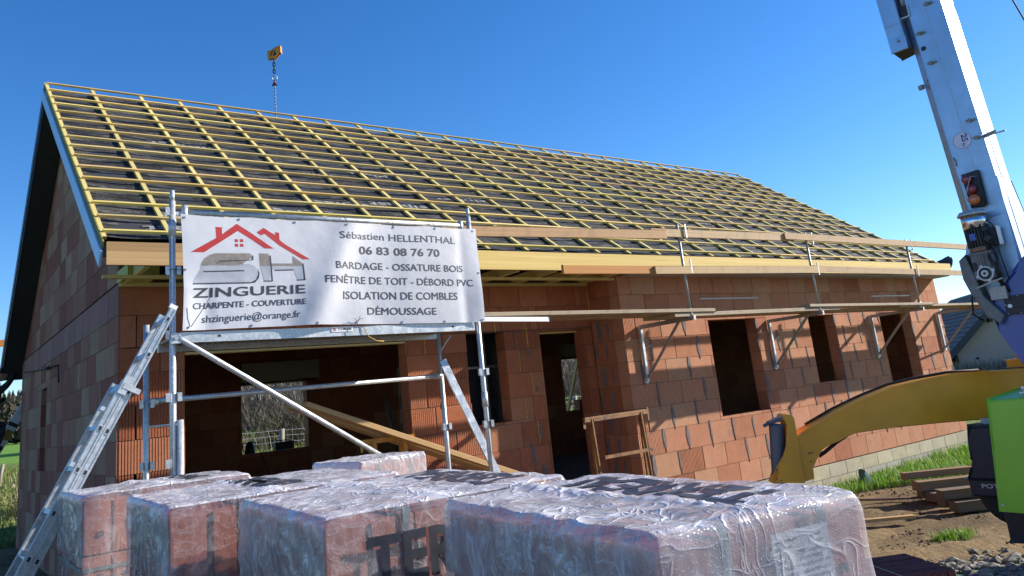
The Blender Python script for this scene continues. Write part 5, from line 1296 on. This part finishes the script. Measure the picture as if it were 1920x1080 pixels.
M['grass'] = leafmat('grass_blade'); M['twig'] = leafmat('twig', .9, .0)
rr = random.Random(21); mb = MB(); pts = []
while len(pts) < 9500:
    x = rr.uniform(9.4, 17.5); y = rr.uniform(-2.55, -.66)
    e = -1.15 - .95 * smooth(10.3, 12.5, x) + .22 * nz.noise(Vector((x * 2, y * 2, 0)))
    if y < e: continue
    if x < 10.4 and rr.random() > (x - 9.4): continue
    pts.append((x, y, ground_z(x, y) + .0, 1 + .5 * smooth(11, 13.5, x) * (.5 + nz.noise(Vector((x * 1.7, y * 1.7, 9))))))
blades(mb, pts, .08, .20, rr, .007)
for (cx_, cy_) in ((7.6, -3.75), (7.75, -3.85)):
    blades(mb, [(cx_ + rr.gauss(0, .1), cy_ + rr.gauss(0, .06), ground_z(cx_, cy_), 1) for _ in range(160)], .05, .11, rr, .005)
solo(mb, 'grass', M['grass'], 'bright green grass growing along the foundation', 'grass', kind='stuff', recalc=False)
mb = MB(); pts = []
while len(pts) < 9000:
    x = rr.uniform(-1.2, 3.2); y = 8.5 + 14 * rr.random() ** 1.5; 
    if x < -1 + (y - 8.5) * -.02: continue
    pts.append((x, y, ground_z(x, y), 1 + .6 * rr.random()))
while len(pts) < 14000:
    x = rr.uniform(5.5, 11.5); y = rr.uniform(12, 19); pts.append((x, y, ground_z(x, y), 1.2))
blades(mb, pts, .05, .13, rr, .011, .7, ((.10, .19, .02), (.15, .24, .03), (.22, .22, .07), (.26, .21, .10)))
solo(mb, 'meadow_grass', M['grass'], 'meadow grass growing behind the house and its left gable', 'grass', kind='stuff', recalc=False)
mb = MB(); pts = [(rr.uniform(5.5, 11.5), rr.uniform(16.2, 18.5), 0, 1) for _ in range(160)] + [(rr.uniform(.2, 1.1), rr.uniform(10.5, 14.5), 0, .2) for _ in range(120)]
pts = [(x, y, ground_z(x, y), k) for x, y, _, k in pts]
blades(mb, pts, .45, 1.0, rr, .009, 1.1, ((.36, .29, .17), (.30, .22, .12), (.42, .36, .22)))
solo(mb, 'dry_grass', M['grass'], 'long dry straw coloured grass along the wire fence', 'grass', kind='stuff', recalc=False)

# ------------------------------------------------------------------ shrubs, fence, woodland
def twigs(mb, c, w, h, n, rr, cols, th=.012, spread=.35):
    for _ in range(n):
        b = Vector((c[0] + rr.gauss(0, w * .35), c[1] + rr.gauss(0, w * .3), c[2])); z0 = rr.random() ** 1.4 * h * .6
        p = b + Vector((0, 0, z0)); l = rr.uniform(.25, .6) * h * (1 - .4 * z0 / h); d = Vector((rr.gauss(0, spread), rr.gauss(0, spread), 1)).normalized(); col = rr.choice(cols); f = rr.uniform(.6, 1.3); col = tuple(q * f for q in col)
        t = th * rr.uniform(.4, 1.2); s = d.cross(Vector((rr.gauss(0, 1), rr.gauss(0, 1), .2))).normalized() * t
        for k in range(3):
            q = p + d * (l / 3); s2 = s * .7
            mb.face([p - s, p + s, q + s2, q - s2], 0, None, col)
            if k: 
                e = (d + Vector((rr.gauss(0, .8), rr.gauss(0, .8), rr.gauss(.1, .5)))).normalized(); r = p + e * l * rr.uniform(.2, .5); u = s * .55; mb.face([p - u, p + u, r + u * .3, r - u * .3], 0, None, col)
            p = q; s = s2; d = (d + Vector((rr.gauss(0, .3), rr.gauss(0, .3), rr.gauss(0, .2)))).normalized()
rr = random.Random(31)
BR = ((.12, .095, .078), (.155, .125, .105), (.09, .07, .055), (.18, .15, .125))
DK = ((.06, .05, .035), (.09, .075, .05), (.10, .085, .04))
k = 0
SH = [(6.2, 21.5, 3.0), (8.0, 22.5, 3.2), (9.6, 21.0, 3.0), (11.4, 22.8, 3.2), (13.2, 21.5, 2.9), (20.5, 22.5, 3.2), (22.2, 21.0, 3.2), (23.8, 22.6, 3.3), (25.6, 21.6, 3.1), (27.4, 22.4, 3.0)]
LB = ['bare brown shrub left of the fence post behind the back window', 'bare brown shrub straight behind the fence post in the back window', 'bare shrub right of the fence post behind the back window', 'tall bare shrub hidden right of the back window',
      'bare shrub standing behind the middle of the house', 'bare shrub at the left edge of the doorway view', 'bare brown shrub behind the yellow brace in the doorway view', 'tall bare shrub right of the yellow brace in the doorway view', 'bare shrub behind the loose block on the far sill', 'bare shrub behind the far right end of the house']
for (x, y, h), lb in zip(SH, LB):
    mb = MB(); twigs(mb, (x, y, ground_z(x, y)), 2.6, h, 900, rr, BR, .011); solo(mb, 'shrub', M['twig'], lb, 'shrub', (x, y, ground_z(x, y)), 'bare shrubs behind the house', recalc=False)
mb = MB(); twigs(mb, (9.3, 18.8, ground_z(9.3, 18.8)), 2.0, 1.6, 1300, rr, DK, .013, .7); solo(mb, 'bramble', M['twig'], 'dark tangled bramble right of the fence post in the back window', 'shrub', (9.3, 18.8, ground_z(9.3, 18.8)), recalc=False)
mb = MB(); twigs(mb, (.75, 11.2, ground_z(.75, 11.2)), .7, .75, 420, rr, ((.22, .12, .07), (.28, .17, .10), (.16, .09, .05)), .008, .9); solo(mb, 'bramble', M['twig'], 'low reddish bramble beside the left gable corner', 'shrub', (.75, 11.2, ground_z(.75, 11.2)), recalc=False)
fence = thing('wire_fence', 'weathered post and wire fence across the meadow behind the house', 'fence', (7.6, 16, ground_z(7.6, 16)))
fx = [1.6, 4.6, 7.6, 10.6, 13.6, 16.6, 19.6, 22.6, 25.6]
for x in fx:
    mb = MB(); g = ground_z(x, 16); mb.tube([(x, 16, g - .1), (x + .02, 16.01, g + .4), (x + .05, 16, g + .76)], [.10, .095, .085], 8); part(mb, 'post', M['post'], fence)
for zz in (.38, .72, 1.0):
    mb = MB(); pts = []
    for a, b in zip(fx[:-1], fx[1:]):
        for q in range(4): x = a + (b - a) * q / 4; pts.append((x, 15.95, ground_z(x, 16) + min(zz, .74) - .03 * math.sin(math.pi * q / 4)) if zz < .9 else (x, 15.95, ground_z(x, 16) + .56 - .03 * math.sin(math.pi * q / 4)))
    mb.tube(pts, .0055, 5); part(mb, 'wire', M['galv'], fence)
mb = MB(); g = ground_z(.2, 14); mb.tube([(.19, 14, g), (.21, 14, g + .25), (.25, 14.02, g + .48)], [.045, .04, .035], 8); solo(mb, 'fence_post', M['post'], 'leaning weathered post in the meadow left of the gable', 'post', (.19, 14, g))
mb = MB(); rr = random.Random(41)
for _ in range(15000):
    x = rr.uniform(-60, 60); y = 170 + rr.uniform(0, 25); g = ground_z(x, y); top = 9 + 2.5 * nz.noise(Vector((x * .05, 2, 0))) + 1.5 * nz.noise(Vector((x * .2, 7, 0))); z = g + top * rr.random() ** .8
    s = rr.uniform(.7, 1.7); c = rr.choice(((.07, .055, .045), (.09, .072, .06), (.055, .046, .034), (.065, .06, .038))); f = rr.uniform(.7, 1.2); c = tuple(q * f for q in c)
    a = Vector((rr.gauss(0, .4), rr.gauss(0, .4), 1)).normalized() * s * 1.6; b = Vector((rr.gauss(0, 1), rr.gauss(0, .4), rr.gauss(0, .3))).normalized() * s * .4
    p = Vector((x, y, z)); mb.face([p - b, p + b, p + a], 0, None, c)
solo(mb, 'far_woodland', M['twig'], 'far bare woodland along the horizon left of the gable', 'woodland', kind='stuff', recalc=False)

mb = MB(); rr = random.Random(43)
for _ in range(26000):
    y = rr.uniform(44, 54); x = rr.uniform(.26 * y, 1.5 * y); g = ground_z(x, y); z = g + 9.5 * rr.random() ** .9
    s_ = rr.uniform(.25, .6); c = rr.choice(((.20, .165, .145), (.25, .21, .19), (.15, .12, .10), (.22, .19, .16))); f = rr.uniform(.7, 1.25); c = tuple(q * f for q in c)
    a = Vector((rr.gauss(0, .5), rr.gauss(0, .3), 1)).normalized() * s_ * 1.8; b = Vector((rr.gauss(0, 1), rr.gauss(0, .4), rr.gauss(0, .3))).normalized() * s_ * .35
    p = Vector((x, y, z)); mb.face([p - b, p + b, p + a], 0, None, c)
solo(mb, 'hillside_woodland', M['twig'], 'grey brown bare woodland on the slope seen through the back window', 'woodland', kind='stuff', recalc=False)

# ------------------------------------------------------------------ neighbour house at the right
nh = thing('neighbour_house', 'beige gabled house with brown tiled roof far behind the right wall end', 'house', (41.5, 9.5, .2))
A0 = Vector((43.03, 7.94, 0)); e_ = Vector((-.64, .768, 0)); r_ = Vector((.768, .64, 0)); hw = 3.75; ze, za_ = 1.28, 4.62
mb = MB(); P5 = [A0 + e_ * hw * .93 + Vector((0, 0, -1)), A0 - e_ * hw * .93 + Vector((0, 0, -1)), A0 - e_ * hw * .93 + Vector((0, 0, ze)), A0 + Vector((0, 0, za_ - .15)), A0 + e_ * hw * .93 + Vector((0, 0, ze))]
mb.prism(P5, r_ * 11); part(mb, 'wall', plain('beige_render', (.40, .33, .27), .9, 0, .06, 1.2), nh)
def tilemat():
    m, n, b = newmat('brown_tile'); uv = n.nodes.new('ShaderNodeUVMap'); uv.uv_map = 'UVMap'
    s = n.nodes.new('ShaderNodeSeparateXYZ'); n.links.new(uv.outputs[0], s.inputs[0]); w = math_(n, 'FRACT', math_(n, 'MULTIPLY', s.outputs[1], 3.2))
    c = ramp(n, noise(n, 3, 5), [(.3, (.19, .125, .10)), (.7, (.29, .20, .165))]); n.links.new(c, b.inputs['Base Color']); b.inputs['Roughness'].default_value = .8; return m
nroof = thing('roof', None, None, (0, 0, 0)); nroof.parent = nh; nroof.location = A0 - nh.location + Vector((0, 0, za_))
TM = tilemat()
for sg in (1, -1):
    dn = (e_ * sg * hw - Vector((0, 0, za_ - ze))); ln = dn.length; dn.normalize(); up = r_.cross(dn) if sg < 0 else dn.cross(r_)
    if up.z < 0: up = -up
    mb = MB(); base = A0 + Vector((0, 0, za_)) - r_ * .35; nr = 16
    for k in range(nr):
        a = base + dn * (ln + .45) * k / nr + up * .02; b = base + dn * (ln + .45) * (k + 1.04) / nr + up * .075
        mb.prism([a, b, b - up * .05, a - up * .03], r_ * 11.6, 0)
    part(mb, 'tile_slope', TM, nroof)
    mb = MB(); a = A0 + Vector((0, 0, za_)) - r_ * .42 + up * .08; mb.bar(a, a + dn * (ln + .5), .06, .30, up); part(mb, 'verge_board', M['soffit_dark'], nroof)
    mb = MB()
    for q in (.45, .97): a = A0 + Vector((0, 0, za_ - .32)) + dn * ln * q; mb.bar(a - r_ * .35, a + r_ * .1, .16, .18)
    part(mb, 'purlin_end', M['black_plastic'], nroof)
p_ = A0 + e_ * 2.6 - r_ * .01 + Vector((0, 0, 1.0)); mb = MB(); mb.tube([p_, p_ - r_ * .05], .07, 10); part(mb, 'vent', M['black_plastic'], nh)
rr = random.Random(51); mb = MB()
for k in range(9):
    q = A0 + e_ * (4.0 - k * .9) - r_ * 2.2; twigs(mb, (q.x, q.y, ground_z(q.x, q.y) - .1), 1.0, 1.25, 330, rr, ((.20, .155, .11), (.26, .21, .155), (.15, .11, .08)), .016, .3)
solo(mb, 'dry_hedge', M['twig'], 'dry brown twiggy hedge in front of the beige neighbour house', 'hedge', tuple(A0), recalc=False)
mb = MB(); pts = []
for _ in range(3500):
    x = rr.uniform(28, 39); y = rr.uniform(3, 13); pts.append((x, y, ground_z(x, y), 1))
blades(mb, pts, .15, .4, rr, .03); solo(mb, 'lawn', M['grass'], 'green grass at the foot of the dry hedge', 'grass', kind='stuff', recalc=False)

# ------------------------------------------------------------------ things behind the left gable: boards, ladder, worker, cable
mb = MB(); mb.bar((-1.6, 8.8, 3.505), (.3, 8.8, 3.505), .03, .13); solo(mb, 'guard_board', M['orange'], 'upper orange board end sticking out behind the dark left eaves', 'plank', (-.6, 8.8, 3.5), 'boards behind the house', bevel=.003)
mb = MB(); mb.bar((-.14, 8.8, 3.075), (2.2, 8.8, 3.075), .03, .075, (0, 0, 1), 0, (1.25, 1.2, 1.0)); solo(mb, 'guard_board', M['yellow'], 'lower pale board end just under the dark left eaves', 'plank', (.4, 8.8, 3.07), 'boards behind the house', bevel=.003)
lad2 = thing('ladder', 'aluminium ladder at the left edge leaning behind the gable under the worker', 'ladder', (-1.05, 8.55, 0))
q0 = Vector((-1.05, 0, .25)); q1 = Vector((.62, 0, 3.3)); qd_ = (q1 - q0).normalized(); qp_ = Vector((qd_.z, 0, -qd_.x))
for y in (8.40, 8.78):
    for o in (-.035, .035):
        mb = MB(); a = q0 + qp_ * o; b = q1 + qp_ * o; a.y = b.y = y; mb.bar(a, b, .028, .062, qp_); part(mb, 'stile', M['alu'], lad2)
for k in range(12):
    c = q0 + qd_ * (.2 + .28 * k); mb = MB(); mb.tube([(c.x, 8.40, c.z), (c.x, 8.78, c.z)], .015, 8); part(mb, 'rung', M['alu'], lad2)
mb = MB(); c = q0 + qd_ * 1.86; mb.obox((c.x - .01, 8.37, c.z - .03), qd_, qp_, (0, 1, 0), .17, .11, .05, 0); mb.obox((c.x + .07, 8.37, c.z + .14), qd_, qp_, (0, 1, 0), .06, .17, .06, 1)
part(mb, 'guide_bracket', [plain('dull_yellow', (.35, .24, .03), .6), M['black_plastic']], lad2, bevel=.01)

def skin_body(name, joints, edges, mat, parent, sub=2, root=0):
    me = bpy.data.meshes.new(name); me.from_pydata([j[0] for j in joints], edges, []); me.materials.append(mat)
    o = bpy.data.objects.new(name, me); COL.objects.link(o)
    s = o.modifiers.new('skin', 'SKIN'); s.use_smooth_shade = True
    for i, j in enumerate(joints):
        r = j[1]; me.skin_vertices[0].data[i].radius = (r, r) if not isinstance(r, tuple) else r
        me.skin_vertices[0].data[i].use_root = (i == root)
    u = o.modifiers.new('smooth', 'SUBSURF'); u.levels = sub; u.render_levels = sub
    if parent:
        off = Vector((0, 0, 0)); p = parent
        while p is not None: off += p.location; p = p.parent
        me.transform(Matrix.Translation(-off)); o.parent = parent
    return o
skin_m = plain('skin', (.42, .22, .15), .6, 0, .1, 9); cloth_d = plain('dark_workwear', (.018, .019, .024), .85, 0, .3, 12)
W_ = thing('person', 'worker in dark clothes and cap on the ladder behind the gable, one arm stretched out', 'person', (-.62, 8.35, .9))
px, py_ = -.50, 8.32
J = [((px, py_, 2.02), .135), ((px + .02, py_, 2.25), .15), ((px + .06, py_, 2.50), .165), ((px + .10, py_, 2.63), .11), ((px + .14, py_, 2.72), .052), ((px + .16, py_ - .01, 2.78), .05),
     ((px + .16, py_ - .19, 2.60), .075), ((px + .27, py_ - .22, 2.70), .055), ((px + .36, py_ - .12, 2.83), .042), ((px + .42, py_ + .0, 2.93), .032),
     ((px + .02, py_ + .19, 2.58), .075), ((px + .16, py_ + .24, 2.42), .052), ((px + .30, py_ + .2, 2.5), .04),
     ((px + .02, py_ - .11, 1.95), .095), ((px + .26, py_ - .11, 2.06), .072), ((px + .17, py_ - .1, 1.66), .05), ((px + .26, py_ - .1, 1.62), .042),
     ((px - .06, py_ + .11, 1.9), .095), ((px - .02, py_ + .11, 1.5), .068), ((px - .18, py_ + .1, 1.10), .048), ((px - .08, py_ + .1, 1.06), .04)]
E_ = [(0, 1), (1, 2), (2, 3), (3, 4), (4, 5), (3, 6), (6, 7), (7, 8), (8, 9), (3, 10), (10, 11), (11, 12), (0, 13), (13, 14), (14, 15), (15, 16), (0, 17), (17, 18), (18, 19), (19, 20)]
skin_body('body', J, E_, cloth_d, W_)
hc_ = Vector((px + .20, py_ - .01, 2.90)); mb = MB(); bm = bmesh.new(); bmesh.ops.create_icosphere(bm, subdivisions=3, radius=1)
V = []
for v in bm.verts:
    x, y, z = v.co; fx_ = x + (.22 * math.exp(-((z + .1) / .14) ** 2 - (y / .16) ** 2) if x > .5 else 0) - .10 * (1 if x > .4 and .0 < z < .3 and abs(abs(y) - .35) < .18 else 0)
    k = 1 - .25 * max(0, -z) ** 1.5; V.append((hc_.x + fx_ * .098 * k, hc_.y + y * .078 * k, hc_.z + z * .118))
mb.mesh(V, [[v.index for v in f.verts] for f in bm.faces], 0, smooth=True)
for sy in (-1, 1): mb.tube([hc_ + Vector((-.005, sy * .076, .015)), hc_ + Vector((-.01, sy * .086, .0)), hc_ + Vector((-.005, sy * .078, -.03))], [.012, .016, .009], 8)
part(mb, 'head', skin_m, W_)
mb = MB(); V = []
for v in bm.verts:
    x, y, z = v.co
    V.append((hc_.x + x * .106, hc_.y + y * .087, hc_.z + max(z, .12) * .128))
mb.mesh(V, [[v.index for v in f.verts] for f in bm.faces], 0, smooth=True); mb.prism([hc_ + Vector((.085, -.06, .022)), hc_ + Vector((.17, -.045, .005)), hc_ + Vector((.185, 0, .005)), hc_ + Vector((.17, .045, .005)), hc_ + Vector((.085, .06, .022))], (0, 0, .012)); bm.free()
part(mb, 'cap', cloth_d, W_)
hb = Vector((px + .42, py_ + .0, 2.935)); HJ = [(hb, .022), (hb + Vector((.045, .02, .03)), .026), (hb + Vector((.08, .03, .05)), .022)]; HE = [(0, 1), (1, 2)]
for i, (oy, l) in enumerate(((-.03, .065), (-.01, .075), (.012, .07), (.034, .055))):
    b0 = len(HJ); a = HJ[2][0] + Vector((.0, oy, .002)); HJ += [(a, .010), (a + Vector((l * .5, oy * .2, .015)), .009), (a + Vector((l, oy * .3, .008 - .01 * i)), .008)]; HE += [(2, b0), (b0, b0 + 1), (b0 + 1, b0 + 2)]
b0 = len(HJ); HJ += [(hb + Vector((.05, -.03, .005)), .011), (hb + Vector((.085, -.045, -.008)), .010), (hb + Vector((.11, -.04, -.006)), .008)]; HE += [(1, b0), (b0, b0 + 1), (b0 + 1, b0 + 2)]
skin_body('hand', HJ, HE, skin_m, W_, 1)
mb = MB(); mb.tube([(-.02, 8.36, 2.955), (-.03, 8.1, 2.90), (-.03, 6.6, 2.79), (-.03, 5.2, 2.705), (-.03, 4.4, 2.665), (-.025, 3.72, 2.63)], .009, 6); mb.tube([(-.032, 5.0, 2.69), (-.034, 4.5, 2.67)], .022, 8); mb.tube([(-.025, 3.72, 2.63), (-.012, 3.72, 2.40)], .008, 6)
solo(mb, 'cable', M['rubber'], 'thin dark cable stretched across the left gable from the worker', 'cable', (-.03, 6, 2.75))
